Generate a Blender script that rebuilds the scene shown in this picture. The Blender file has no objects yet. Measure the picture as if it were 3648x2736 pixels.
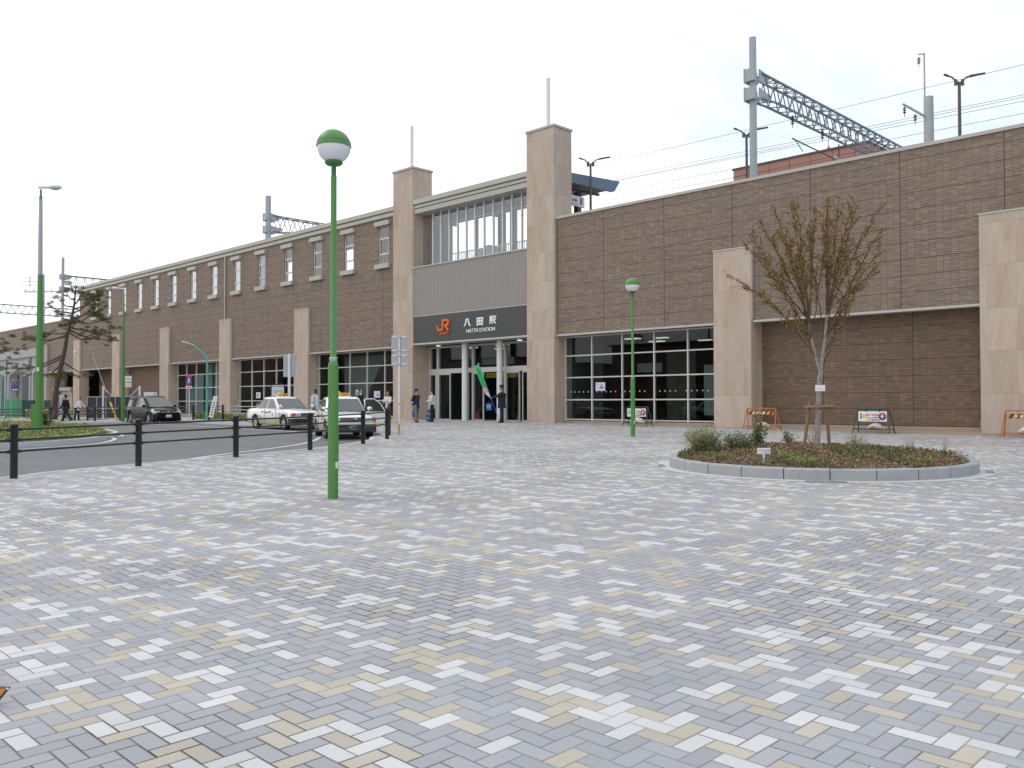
import bpy, bmesh, math, random
from mathutils import Vector, Matrix, Quaternion
R = math.radians
sc = bpy.context.scene
col = sc.collection

# ------------------------------------------------------------------ camera
YAW, PITCH, ROLL = R(-44.6988), R(1.14745), R(-0.10265)
CH = 1.54
cam_d = bpy.data.cameras.new('camera')
cam = bpy.data.objects.new('camera', cam_d)
col.objects.link(cam)
fw = Vector((math.sin(YAW)*math.cos(PITCH), math.cos(YAW)*math.cos(PITCH), math.sin(PITCH)))
rt = Vector((math.cos(YAW), -math.sin(YAW), 0))
up = rt.cross(fw)
rr = math.cos(ROLL)*rt + math.sin(ROLL)*up
uu = -math.sin(ROLL)*rt + math.cos(ROLL)*up
cam.matrix_world = Matrix(((rr.x, uu.x, -fw.x, 0), (rr.y, uu.y, -fw.y, 0), (rr.z, uu.z, -fw.z, CH), (0, 0, 0, 1)))
cam_d.sensor_width = 36; cam_d.lens = 30.79
cam_d.clip_start = 0.1; cam_d.clip_end = 3000
sc.camera = cam
sc.view_settings.view_transform = 'Standard'
sc.view_settings.look = 'None'
sc.view_settings.gamma = 1
sc.view_settings.exposure = 0.0

# ------------------------------------------------------------------ node helper
class NT:
    def __init__(s, tree): s.t = tree
    def n(s, typ, **kw):
        nd = s.t.nodes.new(typ)
        for k, v in kw.items(): setattr(nd, k, v)
        return nd
    def set(s, sock, v):
        if v is None: return
        if isinstance(v, bpy.types.NodeSocket): s.t.links.new(v, sock)
        else:
            if sock.type == 'RGBA' and len(v) == 3: v = (*v, 1)
            sock.default_value = v
    def m(s, op, a, b=None, c=None, clamp=False):
        nd = s.n('ShaderNodeMath', operation=op); nd.use_clamp = clamp
        s.set(nd.inputs[0], a); s.set(nd.inputs[1], b); s.set(nd.inputs[2], c)
        return nd.outputs[0]
    def mix(s, fac, a, b, mode='MIX'):
        nd = s.n('ShaderNodeMix', data_type='RGBA', blend_type=mode)
        s.set(nd.inputs[0], fac); s.set(nd.inputs[6], a); s.set(nd.inputs[7], b)
        return nd.outputs[2]
    def xyz(s, v):
        nd = s.n('ShaderNodeSeparateXYZ'); s.set(nd.inputs[0], v); return nd.outputs
    def comb(s, x, y, z=0.0):
        nd = s.n('ShaderNodeCombineXYZ'); s.set(nd.inputs[0], x); s.set(nd.inputs[1], y); s.set(nd.inputs[2], z); return nd.outputs[0]
    def pos(s): return s.n('ShaderNodeNewGeometry').outputs['Position']
    def obj(s): return s.n('ShaderNodeTexCoord').outputs['Object']
    def noise(s, vec, scale, detail=3, rough=.5):
        nd = s.n('ShaderNodeTexNoise'); s.set(nd.inputs['Vector'], vec)
        nd.inputs['Scale'].default_value = scale; nd.inputs['Detail'].default_value = detail; nd.inputs['Roughness'].default_value = rough
        return nd.outputs[0]
    def white(s, vec):
        nd = s.n('ShaderNodeTexWhiteNoise'); s.set(nd.inputs['Vector'], vec); return nd.outputs[0]
    def ramp(s, fac, stops, const=False):
        nd = s.n('ShaderNodeValToRGB'); cr = nd.color_ramp
        if const: cr.interpolation = 'CONSTANT'
        while len(cr.elements) < len(stops): cr.elements.new(.5)
        for e, (p, c) in zip(cr.elements, stops):
            e.position = p; e.color = (*c, 1) if len(c) == 3 else c
        s.set(nd.inputs[0], fac); return nd.outputs[0]
    def scale(s, v, k):
        nd = s.n('ShaderNodeVectorMath', operation='MULTIPLY'); s.set(nd.inputs[0], v); s.set(nd.inputs[1], k); return nd.outputs[0]
    def smooth(s, x, a, b, c=0., d=1.):
        nd = s.n('ShaderNodeMapRange', interpolation_type='SMOOTHSTEP'); s.set(nd.inputs[0], x)
        for i, v in enumerate((a, b, c, d)): nd.inputs[i+1].default_value = v
        return nd.outputs[0]

# ------------------------------------------------------------------ sky and sun
SUN_EL, SUN_AZ = R(50), R(255)      # azimuth measured from +Y towards +X
w = bpy.data.worlds.new('World'); sc.world = w; w.use_nodes = True
wt = w.node_tree; N = NT(wt)
bg = wt.nodes['Background']
sky = N.n('ShaderNodeTexSky', sky_type='NISHITA'); sky.sun_disc = False
sky.sun_elevation = SUN_EL; sky.sun_rotation = SUN_AZ; sky.air_density = 1.0; sky.dust_density = 2.0
dirv = N.n('ShaderNodeTexCoord').outputs['Generated']
sx, sy, sz = N.xyz(dirv)
# high overcast: almost closed cloud, thinning towards +X/+Y
zc = N.m('MAXIMUM', sz, 0.06)
cv = N.comb(N.m('DIVIDE', sx, zc), N.m('DIVIDE', sy, zc), 0.0)
n1 = N.noise(N.scale(cv, (1.0, 0.45, 1)), 0.62, 7, .62)
n2 = N.noise(N.scale(cv, (.5, .2, 1)), 0.5, 2, .5)
side = N.m('ADD', N.m('MULTIPLY', sx, .711), N.m('MULTIPLY', sy, .703))      # clearer to the right
open_ = N.m('ADD', N.m('MULTIPLY', N.m('SUBTRACT', n1, .5), 2.1), N.m('MULTIPLY', N.m('SUBTRACT', n2, .5), .7))
open_ = N.m('ADD', N.m('SUBTRACT', open_, .12), N.m('MULTIPLY', side, 1.35))
opf = N.smooth(open_, .0, .75, 0., .92)
skycol = N.scale(sky.outputs[0], (.1, .1, .1))
skycol = N.mix(.85, skycol, (.76, .95, 1.16))
cloud = N.mix(N.smooth(sz, 0., .5), (1.32, 1.32, 1.33), (1.28, 1.30, 1.34))
N.set(bg.inputs[0], N.mix(opf, cloud, skycol))
bg.inputs[1].default_value = 1.0

sun_d = bpy.data.lights.new('sun', 'SUN'); sun_d.energy = 0.55; sun_d.angle = R(16); sun_d.color = (1, .965, .92)
sun = bpy.data.objects.new('sun', sun_d); col.objects.link(sun)
sdir = Vector((math.sin(SUN_AZ)*math.cos(SUN_EL), math.cos(SUN_AZ)*math.cos(SUN_EL), math.sin(SUN_EL)))
sun.rotation_euler = sdir.to_track_quat('Z', 'Y').to_euler()
sun.location = sdir*60

# ------------------------------------------------------------------ terrain
def G(x, y):
    y = max(-30, min(45, y)); x = min(20, x)
    if x > -32: a = -.005*x
    elif x > -50: a = .16
    else: a = .16-.01*(-50-max(x, -110))
    return .0106*y+a
BREAKS = [((-32, 0, 0), (1, 0, 0)), ((-50, 0, 0), (1, 0, 0)), ((-110, 0, 0), (1, 0, 0)), ((20, 0, 0), (1, 0, 0)), ((0, -30, 0), (0, 1, 0)), ((0, 45, 0), (0, 1, 0))]
ROAD = -.12

# ------------------------------------------------------------------ materials
MATS = {}
def newmat(name):
    m = bpy.data.materials.new(name); m.use_nodes = True
    t = NT(m.node_tree); b = m.node_tree.nodes['Principled BSDF']
    MATS[name] = m
    return m, t, b
def plain(name, c, rough=.6, metal=0., spec=.5, var=.12, vs=6., bump=0., bs=60., coat=0.):
    m, t, b = newmat(name)
    p = t.obj()
    nz = t.noise(p, vs, 4, .6)
    k = t.m('ADD', 1-var/2, t.m('MULTIPLY', t.m('SUBTRACT', nz, .5), var*2))
    t.set(b.inputs['Base Color'], t.mix(1., (*c, 1), t.comb(k, k, k), 'MULTIPLY'))
    t.set(b.inputs['Roughness'], t.m('ADD', rough, t.m('MULTIPLY', t.m('SUBTRACT', nz, .5), .12), clamp=True))
    b.inputs['Metallic'].default_value = metal
    b.inputs['Specular IOR Level'].default_value = spec
    if coat: b.inputs['Coat Weight'].default_value = coat; b.inputs['Coat Roughness'].default_value = .04
    if bump:
        bn = t.n('ShaderNodeBump'); bn.inputs['Strength'].default_value = bump; bn.inputs['Distance'].default_value = .01
        t.set(bn.inputs['Height'], t.noise(p, bs, 4, .6)); t.set(b.inputs['Normal'], bn.outputs[0])
    return m
def emis(name, c, s):
    m, t, b = newmat(name); b.inputs['Base Color'].default_value = (*c, 1)
    b.inputs['Emission Color'].default_value = (*c, 1); b.inputs['Emission Strength'].default_value = s
    return m
def glassmat(name, ior, tint, rough=0., k=1., base=0.):
    m, t, b = newmat(name); nt = m.node_tree; nt.nodes.remove(b)
    fr = t.n('ShaderNodeFresnel'); fr.inputs[0].default_value = ior
    tr = t.n('ShaderNodeBsdfTransparent'); tr.inputs[0].default_value = (*tint, 1)
    gl = t.n('ShaderNodeBsdfGlossy'); gl.inputs['Roughness'].default_value = rough; gl.inputs['Color'].default_value = (.95, .98, 1, 1)
    mx = t.n('ShaderNodeMixShader')
    bf = t.n('ShaderNodeNewGeometry').outputs['Backfacing']
    t.set(mx.inputs[0], t.m('MULTIPLY', t.m('ADD', base, t.m('MULTIPLY', fr.outputs[0], k), clamp=True), t.m('SUBTRACT', 1., bf)))
    t.set(mx.inputs[1], tr.outputs[0]); t.set(mx.inputs[2], gl.outputs[0])
    t.set(nt.nodes['Material Output'].inputs[0], mx.outputs[0])
    return m

# paving: herringbone of 20 x 10 cm blocks
m, t, b = newmat('herringbone_paving')
px, py, pz = t.xyz(t.pos())
wob = t.m('MULTIPLY', t.m('SUBTRACT', t.noise(t.pos(), 6, 2), .5), .004)
X = t.m('DIVIDE', t.m('ADD', px, wob), .1); Y = t.m('DIVIDE', t.m('SUBTRACT', py, wob), .1)
i = t.m('FLOOR', X); j = t.m('FLOOR', Y)
k = t.m('FLOORED_MODULO', t.m('ADD', i, j), 4.)
k = t.m('ROUND', k)
isv = t.m('GREATER_THAN', k, 1.5)
ix = t.m('SUBTRACT', i, t.m('MULTIPLY', t.m('SUBTRACT', 1., isv), k))
iy = t.m('SUBTRACT', j, t.m('MULTIPLY', isv, t.m('SUBTRACT', k, 2.)))
lx = t.m('SUBTRACT', X, ix); ly = t.m('SUBTRACT', Y, iy)
ex = t.m('MINIMUM', lx, t.m('SUBTRACT', t.m('SUBTRACT', 2., isv), lx))
ey = t.m('MINIMUM', ly, t.m('SUBTRACT', t.m('ADD', 1., isv), ly))
e = t.m('MINIMUM', ex, ey)
ident = t.comb(ix, iy, isv)
r1 = t.m('FRACT', t.m('ADD', t.m('ADD', t.m('MULTIPLY', ix, .7549), t.m('MULTIPLY', iy, .5698)), t.m('ADD', t.m('MULTIPLY', isv, .31), t.m('MULTIPLY', t.white(ident), .60)))); r2 = t.white(t.comb(iy, t.m('ADD', ix, 37.3), isv)); r3 = t.white(t.comb(t.m('ADD', ix, 91.7), iy, isv))
base = t.ramp(r1, [(0, (.58, .58, .577)), (.20, (.465, .425, .355)), (.385, (.360, .364, .385))], True)
sp = t.noise(t.pos(), 420, 2, .7)
sp2 = t.noise(t.pos(), 130, 3, .6)
cl = t.noise(t.pos(), .35, 4, .6)
cl2 = t.noise(t.scale(t.pos(), (1, .4, 1)), 1.6, 4, .6)
v = t.m('ADD', .90, t.m('MULTIPLY', r2, .14))
v = t.m('MULTIPLY', v, t.m('ADD', .72, t.m('MULTIPLY', sp, .56)))
v = t.m('MULTIPLY', v, t.m('ADD', .86, t.m('MULTIPLY', sp2, .28)))
v = t.m('MULTIPLY', v, t.m('ADD', .84, t.m('MULTIPLY', cl, .32)))
v = t.m('MULTIPLY', v, t.m('ADD', .93, t.m('MULTIPLY', cl2, .14)))
c1 = t.mix(1., base, t.comb(v, v, v), 'MULTIPLY')
dirt0 = t.smooth(t.noise(t.pos(), .42, 4), .45, .64)
jw = t.m('ADD', .011, t.m('ADD', t.m('MULTIPLY', r3, .022), t.m('MULTIPLY', dirt0, .02)))
jf = t.m('SUBTRACT', 1., t.m('MULTIPLY', t.m('SUBTRACT', e, jw), 55., clamp=True), clamp=True)
dirt = t.smooth(t.noise(t.pos(), .42, 4), .45, .64)
jc = t.mix(dirt, (.155, .15, .155), (.05, .048, .042))
c1 = t.mix(t.m('MULTIPLY', dirt, .12), c1, (.16, .155, .14))
vor = t.n('ShaderNodeTexVoronoi'); t.set(vor.inputs['Vector'], t.pos()); vor.inputs['Scale'].default_value = 1.6
gum = t.m('MULTIPLY', t.m('LESS_THAN', vor.outputs['Distance'], .035), .55)
c1 = t.mix(gum, c1, (.12, .115, .11))
edge = t.smooth(e, .0, .10, .90, 1.)
c1 = t.mix(1., c1, t.comb(edge, edge, edge), 'MULTIPLY')
t.set(b.inputs['Base Color'], t.mix(t.m('MULTIPLY', jf, t.m('ADD', .55, t.m('MULTIPLY', r3, .45))), c1, jc))
b.inputs['Roughness'].default_value = .85; b.inputs['Specular IOR Level'].default_value = .25
bn = t.n('ShaderNodeBump'); bn.inputs['Strength'].default_value = .5; bn.inputs['Distance'].default_value = .006
t.set(bn.inputs['Height'], t.m('ADD', t.m('MINIMUM', t.m('MULTIPLY', e, 8.), 1.), t.m('ADD', t.m('MULTIPLY', sp, .12), t.m('MULTIPLY', r2, .25))))
t.set(b.inputs['Normal'], bn.outputs[0])

# facade tile
def tilemat(name, tones, zb, x0, band):
    m, t, b = newmat(name)
    px, py, pz = t.xyz(t.pos())
    tw, th = 3.37/14, band/8
    U = t.m('DIVIDE', t.m('SUBTRACT', px, x0), tw); V = t.m('DIVIDE', t.m('SUBTRACT', pz, zb), th)
    iu = t.m('FLOOR', U)
    iv = t.m('FLOOR', V)
    fu = t.m('SUBTRACT', U, iu); fv = t.m('SUBTRACT', V, iv)
    eu = t.m('MINIMUM', fu, t.m('SUBTRACT', 1., fu)); ev = t.m('MINIMUM', fv, t.m('SUBTRACT', 1., fv))
    # wide joints every 14 columns and every 8 rows
    U2 = t.m('DIVIDE', U, 14.); V2 = t.m('DIVIDE', V, 8.)
    gu = t.m('MULTIPLY', t.m('ABSOLUTE', t.m('SUBTRACT', U2, t.m('ROUND', U2))), 14*tw)
    gv = t.m('MULTIPLY', t.m('ABSOLUTE', t.m('SUBTRACT', V2, t.m('ROUND', V2))), 8*th)
    r = t.white(t.comb(iu, iv, 3.1)); r2 = t.white(t.comb(iv, iu, 7.7))
    rc = t.white(t.comb(iu, t.m('FLOOR', t.m('DIVIDE', V, 8.)), 1.3)); rh = t.white(t.comb(iv, 2.2, t.m('FLOOR', t.m('DIVIDE', U, 3.))))
    base = t.ramp(r, [(0, tones[0]), (.3, tones[1]), (.55, tones[2]), (.8, tones[3])], True)
    vv = t.m('ADD', .90, t.m('MULTIPLY', r2, .20))
    vv = t.m('MULTIPLY', vv, t.m('ADD', .96, t.m('MULTIPLY', rc, .08)))
    vv = t.m('MULTIPLY', vv, t.m('ADD', .9, t.m('MULTIPLY', t.noise(t.pos(), .35, 3), .2)))
    vv = t.m('MULTIPLY', vv, t.m('ADD', .86, t.m('MULTIPLY', t.noise(t.scale(t.pos(), (6, 6, 60)), 1.5, 3), .28)))
    c = t.mix(1., base, t.comb(vv, vv, vv), 'MULTIPLY')
    ju = t.m('MULTIPLY', t.m('LESS_THAN', t.m('MULTIPLY', eu, tw), .0045), t.m('ADD', .25, t.m('MULTIPLY', t.smooth(rc, .35, .8), .75)))
    jv = t.m('MULTIPLY', t.m('LESS_THAN', t.m('MULTIPLY', ev, th), .0068), t.m('ADD', .55, t.m('MULTIPLY', rh, .45)))
    jb = t.m('MAXIMUM', t.m('LESS_THAN', gu, .014), t.m('LESS_THAN', gv, .013))
    jf = t.m('MAXIMUM', t.m('MAXIMUM', ju, jv), jb)
    t.set(b.inputs['Base Color'], t.mix(jf, c, (.055, .045, .04)))
    b.inputs['Roughness'].default_value = .62; b.inputs['Specular IOR Level'].default_value = .35
    bn = t.n('ShaderNodeBump'); bn.inputs['Strength'].default_value = .6; bn.inputs['Distance'].default_value = .008
    t.set(bn.inputs['Height'], t.m('ADD', t.m('SUBTRACT', 1., jf), t.m('MULTIPLY', r, .35)))
    t.set(b.inputs['Normal'], bn.outputs[0])
    return m
TONES = [(.262, .193, .148), (.236, .176, .138), (.272, .209, .165), (.226, .170, .136)]
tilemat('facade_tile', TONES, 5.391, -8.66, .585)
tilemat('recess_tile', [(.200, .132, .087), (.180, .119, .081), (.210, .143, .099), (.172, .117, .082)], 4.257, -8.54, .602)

# sandstone cladding
m, t, b = newmat('sandstone')
p = t.pos(); px, py, pz = t.xyz(p)
hx = t.m('ADD', px, py)
pw, ph = .9, 1.42
iz = t.m('FLOOR', t.m('DIVIDE', t.m('SUBTRACT', pz, .35), ph))
iu = t.m('FLOOR', t.m('DIVIDE', hx, pw))
rz = t.white(t.comb(iu, iz, 5.))
rz2 = t.white(t.comb(iz, iu, 9.))
off = t.m('MULTIPLY', rz, 40.)
slant = t.m('MULTIPLY', t.m('SUBTRACT', rz2, .5), .5)
vx = t.comb(t.m('ADD', t.m('MULTIPLY', t.m('ADD', hx, t.m('MULTIPLY', pz, slant)), 2.2), off), t.m('MULTIPLY', pz, .38), off)
n1 = t.noise(vx, 1.0, 6, .62)
n2 = t.noise(p, 90, 3, .6)
n3 = t.noise(vx, 3.2, 5, .7)
c = t.ramp(n1, [(.25, (.46, .345, .262)), (.45, (.54, .43, .345)), (.60, (.575, .48, .40)), (.78, (.51, .435, .372))])
vein = t.smooth(t.m('ABSOLUTE', t.m('SUBTRACT', n3, .5)), .0, .035, .55, 0.)
c = t.mix(t.m('MULTIPLY', vein, .5), c, (.40, .27, .18))
vv = t.m('MULTIPLY', t.m('ADD', .84, t.m('MULTIPLY', rz, .12)), t.m('ADD', .86, t.m('MULTIPLY', n2, .28)))
c = t.mix(1., c, t.comb(vv, vv, vv), 'MULTIPLY')
fz = t.m('SUBTRACT', t.m('DIVIDE', t.m('SUBTRACT', pz, .35), ph), iz)
ez = t.m('MULTIPLY', t.m('MINIMUM', fz, t.m('SUBTRACT', 1., fz)), ph)
fu = t.m('SUBTRACT', t.m('DIVIDE', hx, pw), iu)
eu = t.m('MULTIPLY', t.m('MINIMUM', fu, t.m('SUBTRACT', 1., fu)), pw)
jf = t.m('MAXIMUM', t.m('MULTIPLY', t.m('LESS_THAN', ez, .005), .55), t.m('MULTIPLY', t.m('LESS_THAN', eu, .003), .15))
t.set(b.inputs['Base Color'], t.mix(jf, c, (.22, .165, .12)))
b.inputs['Roughness'].default_value = .72; b.inputs['Specular IOR Level'].default_value = .3

# asphalt
m, t, b = newmat('asphalt')
p = t.pos()
n1 = t.noise(p, 160, 3, .7); n2 = t.noise(t.scale(p, (.35, 1.2, 1)), .8, 5, .6); n3 = t.noise(p, 30, 3)
v = t.m('MULTIPLY', t.m('ADD', .72, t.m('MULTIPLY', n1, .5)), t.m('ADD', .72, t.m('MULTIPLY', n2, .55)))
v = t.m('MULTIPLY', v, t.m('ADD', .9, t.m('MULTIPLY', n3, .2)))
v = t.m('MULTIPLY', v, .168)
t.set(b.inputs['Base Color'], t.comb(v, v, t.m('MULTIPLY', v, 1.04))); b.inputs['Roughness'].default_value = .88; b.inputs['Specular IOR Level'].default_value = .3

# granite with block tone differences
def stone(name, c, var=.3, joint=0):
    m, t, b = newmat(name)
    p = t.pos(); n1 = t.noise(p, 120, 3, .75); n2 = t.noise(p, 3, 4, .6); n3 = t.noise(p, 28, 3, .6)
    v = t.m('MULTIPLY', t.m('ADD', 1-var/2, t.m('MULTIPLY', n1, var)), t.m('ADD', .82, t.m('MULTIPLY', n2, .36)))
    v = t.m('MULTIPLY', v, t.m('ADD', .85, t.m('MULTIPLY', n3, .3)))
    t.set(b.inputs['Base Color'], t.mix(1., (*c, 1), t.comb(v, v, v), 'MULTIPLY')); b.inputs['Roughness'].default_value = .8
    bn = t.n('ShaderNodeBump'); bn.inputs['Strength'].default_value = .6; bn.inputs['Distance'].default_value = .02
    t.set(bn.inputs['Height'], t.m('ADD', n3, n1)); t.set(b.inputs['Normal'], bn.outputs[0])
    return m
stone('granite', (.38, .39, .40), .9)
stone('kerb_concrete', (.56, .57, .58), .2)
stone('concrete', (.38, .385, .375), .3)
stone('plinth_stone', (.37, .30, .235), .25)
stone('soil', (.16, .115, .08), .6)
stone('dry_ground', (.36, .30, .21), .5)
stone('pavement_concrete', (.47, .48, .49), .2)
stone('rough_rock', (.20, .175, .13), .5)
plain('road_paint', (.72, .73, .74), .7, var=.35, vs=25)
plain('yellow_joint', (.60, .43, .23), .8, var=.3, vs=12)

# leaves
def leafmat(name, stops, scale=14.):
    m, t, b = newmat(name)
    p = t.pos()
    n = t.white(t.n('ShaderNodeVectorMath', operation='SNAP').outputs[0])
    sn = t.n('ShaderNodeVectorMath', operation='SNAP'); t.set(sn.inputs[0], p); sn.inputs[1].default_value = (.035, .035, .035)
    n = t.white(sn.outputs[0]); n2 = t.noise(p, scale*.25, 3, .6)
    f = t.m('ADD', t.m('MULTIPLY', n, .5), t.m('MULTIPLY', n2, .55), clamp=True)
    t.set(b.inputs['Base Color'], t.ramp(f, stops)); b.inputs['Roughness'].default_value = .6; b.inputs['Specular IOR Level'].default_value = .3
    return m
leafmat('bronze_leaf', [(.15, (.20, .10, .03)), (.45, (.30, .185, .05)), (.7, (.27, .22, .06)), (.95, (.40, .31, .10))])
leafmat('pine_needle', [(.1, (.035, .05, .018)), (.5, (.095, .12, .04)), (.9, (.19, .21, .07))])
leafmat('groundcover_leaf', [(.1, (.06, .035, .025)), (.33, (.21, .115, .08)), (.55, (.29, .18, .12)), (.68, (.22, .20, .08)), (.82, (.34, .24, .15)), (.97, (.30, .29, .12))], 6.)
leafmat('hedge_leaf', [(.1, (.09, .11, .03)), (.5, (.22, .25, .07)), (.9, (.36, .37, .14))], 8.)
leafmat('shrub_leaf', [(.1, (.03, .05, .02)), (.5, (.085, .13, .04)), (.9, (.20, .24, .09))], 8.)
leafmat('light_shrub_leaf', [(.1, (.09, .11, .04)), (.5, (.24, .26, .11)), (.9, (.42, .42, .22))], 8.)
leafmat('grass_leaf', [(.1, (.10, .16, .03)), (.5, (.20, .30, .06)), (.9, (.34, .42, .12))], 8.)
leafmat('red_leaf', [(.1, (.08, .012, .012)), (.5, (.20, .03, .03)), (.9, (.32, .07, .06))], 8.)
leafmat('dry_stem', [(.1, (.20, .13, .09)), (.9, (.42, .32, .22))], 8.)
# bark
m, t, b = newmat('sapling_bark')
n = t.noise(t.scale(t.pos(), (1, 1, .5)), 26, 4, .65)
t.set(b.inputs['Base Color'], t.ramp(n, [(.3, (.13, .11, .09)), (.5, (.27, .25, .22)), (.75, (.36, .34, .31))])); b.inputs['Roughness'].default_value = .85
m, t, b = newmat('twig_bark')
n = t.noise(t.pos(), 20, 3); t.set(b.inputs['Base Color'], t.ramp(n, [(.3, (.07, .04, .025)), (.7, (.17, .10, .06))])); b.inputs['Roughness'].default_value = .85
m, t, b = newmat('pine_bark')
n = t.noise(t.scale(t.pos(), (1, 1, .35)), 14, 5, .7)
t.set(b.inputs['Base Color'], t.ramp(n, [(.3, (.035, .03, .026)), (.7, (.13, .10, .085))])); b.inputs['Roughness'].default_value = .9
m, t, b = newmat('stake_wood')
n = t.noise(t.scale(t.pos(), (1, 1, .12)), 60, 4, .7)
t.set(b.inputs['Base Color'], t.ramp(n, [(.3, (.16, .095, .055)), (.7, (.33, .22, .14))])); b.inputs['Roughness'].default_value = .8

plain('lamp_green', (.075, .25, .05), .42, coat=.0, var=.12)
plain('lamp_green_dark', (.035, .16, .035), .45)
plain('lamp_globe', (.74, .735, .79), .25, var=.04)
plain('black_bronze', (.016, .013, .012), .38, var=.3)
plain('dark_iron', (.035, .033, .035), .5)
plain('trim_metal', (.50, .48, .43), .45, var=.08)
plain('coping_metal', (.46, .445, .395), .5, var=.08)
plain('frame_metal', (.60, .58, .55), .4, var=.06)
plain('white_metal', (.74, .74, .75), .4, var=.06)
plain('galvanized', (.44, .46, .48), .5, metal=.25, var=.25, vs=3)
plain('steel_blue', (.20, .235, .27), .5, metal=.2, var=.3, vs=4)
plain('mast_paint', (.38, .43, .46), .55, var=.15)
plain('canopy_blue', (.13, .19, .26), .5)
plain('brown_metal', (.11, .085, .075), .5)
plain('sign_charcoal', (.058, .062, .062), .45, var=.06)
plain('white_letter', (.85, .85, .85), .4, var=.02)
plain('orange_letter', (.72, .13, .012), .4, var=.04)
plain('interior_wall', (.30, .30, .29), .8)
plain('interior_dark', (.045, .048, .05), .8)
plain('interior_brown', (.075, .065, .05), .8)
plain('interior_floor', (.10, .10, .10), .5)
plain('ceiling_grey', (.34, .35, .36), .8)
plain('blind_grey', (.36, .38, .40), .8)
plain('blind_pale', (.33, .42, .44), .7)
plain('cyan_panel', (.30, .42, .45), .7)
plain('rust_tile', (.38, .20, .155), .8)
plain('dark_roof', (.10, .085, .08), .8)
plain('pink_paper', (.75, .62, .72), .7); plain('white_paper', (.80, .81, .82), .7)
plain('blue_ink', (.10, .30, .70), .6); plain('red_ink', (.60, .04, .05), .6); plain('black_ink', (.03, .03, .035), .6)
plain('red_panel', (.35, .02, .03), .5)
plain('yellow_paint', (.75, .50, .02), .5); plain('amber_paint', (.60, .33, .03), .5)
plain('yellow_sign', (.72, .55, .05), .5)
plain('teal_paint', (.10, .42, .36), .5)
plain('fence_green', (.06, .38, .20), .6)
plain('orange_paint', (.55, .16, .05), .5, var=.25); plain('orange_band', (.62, .27, .02), .5)
plain('dark_green_paint', (.02, .07, .055), .5)
plain('sack_cream', (.66, .64, .50), .85, bump=.5, bs=12); plain('sack_pink', (.62, .48, .44), .85, bump=.5, bs=12)
plain('can_green', (.10, .32, .05), .4)
plain('blue_plastic', (.03, .13, .50), .45); plain('cone_red', (.45, .03, .02), .5)
plain('purple_sign', (.06, .05, .30), .5)
plain('rubber', (.016, .016, .017), .8, var=.2)
plain('alloy', (.46, .47, .49), .35, metal=.5)
plain('chrome', (.7, .71, .72), .15, metal=1.)
plain('taxi_white', (.83, .83, .835), .25, coat=.6, var=.03); plain('taxi_cream', (.60, .62, .34), .3, coat=.5, var=.05)
plain('car_black', (.004, .004, .005), .22, coat=.12, var=.05, spec=.18)
plain('black_plastic', (.02, .021, .023), .5)
plain('lens_clear', (.55, .58, .60), .12, coat=1.); plain('lens_orange', (.55, .10, .03), .2, coat=.6); plain('lens_red', (.4, .02, .02), .2)
plain('plate_green', (.01, .10, .07), .4); plain('plate_white', (.80, .80, .80), .4)
m, t, b = newmat('car_glass'); b.inputs['Base Color'].default_value = (.035, .042, .045, 1); b.inputs['Roughness'].default_value = .05; b.inputs['Specular IOR Level'].default_value = .7; b.inputs['Coat Weight'].default_value = .6; b.inputs['Coat Roughness'].default_value = .02
m, t, b = newmat('windscreen_glass'); b.inputs['Base Color'].default_value = (.05, .065, .068, 1); b.inputs['Roughness'].default_value = .06; b.inputs['Specular IOR Level'].default_value = .5; b.inputs['Coat Weight'].default_value = .5; b.inputs['Coat Roughness'].default_value = .02
plain('skin', (.52, .31, .22), .55); plain('hair_black', (.015, .013, .012), .6); plain('hair_auburn', (.16, .04, .018), .55)
plain('cloth_navy', (.018, .022, .045), .85); plain('cloth_black', (.014, .014, .015), .85); plain('cloth_grey', (.17, .17, .19), .9)
plain('cloth_pale', (.62, .65, .65), .85); plain('cloth_white', (.72, .72, .72), .85); plain('cloth_brown', (.14, .065, .03), .9); plain('shoe_black', (.012, .012, .012), .5)
plain('shoe_red', (.35, .02, .03), .5)
plain('uniform_navy', (.012, .014, .035), .8)
plain('banner_green', (.04, .62, .16), .7); plain('banner_pink', (.72, .45, .48), .7)
glassmat('window_glass', 1.45, (.78, .86, .84), 0., .9)
glassmat('upper_glass', 1.5, (.92, .95, .96), 0., 1.8, .06)
glassmat('pale_glass', 1.5, (.85, .9, .92), 0., 2.6, .22)
emis('lit_panel', (1, .93, .72), .75); emis('lit_spot', (1, 1, .95), 1.6)

# ribbed cladding
m, t, b = newmat('ribbed_metal')
px, py, pz = t.xyz(t.pos())
f = t.m('FRACT', t.m('DIVIDE', px, .125))
g = t.m('LESS_THAN', f, .13)
nz = t.noise(t.pos(), 1.2, 3)
v = t.m('ADD', .93, t.m('MULTIPLY', nz, .14))
t.set(b.inputs['Base Color'], t.mix(g, t.mix(1., (.30, .275, .255), t.comb(v, v, v), 'MULTIPLY'), (.12, .11, .10)))
b.inputs['Roughness'].default_value = .5
bn = t.n('ShaderNodeBump'); bn.inputs['Distance'].default_value = .03; t.set(bn.inputs['Height'], t.m('SUBTRACT', 1., g)); t.set(b.inputs['Normal'], bn.outputs[0])

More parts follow.
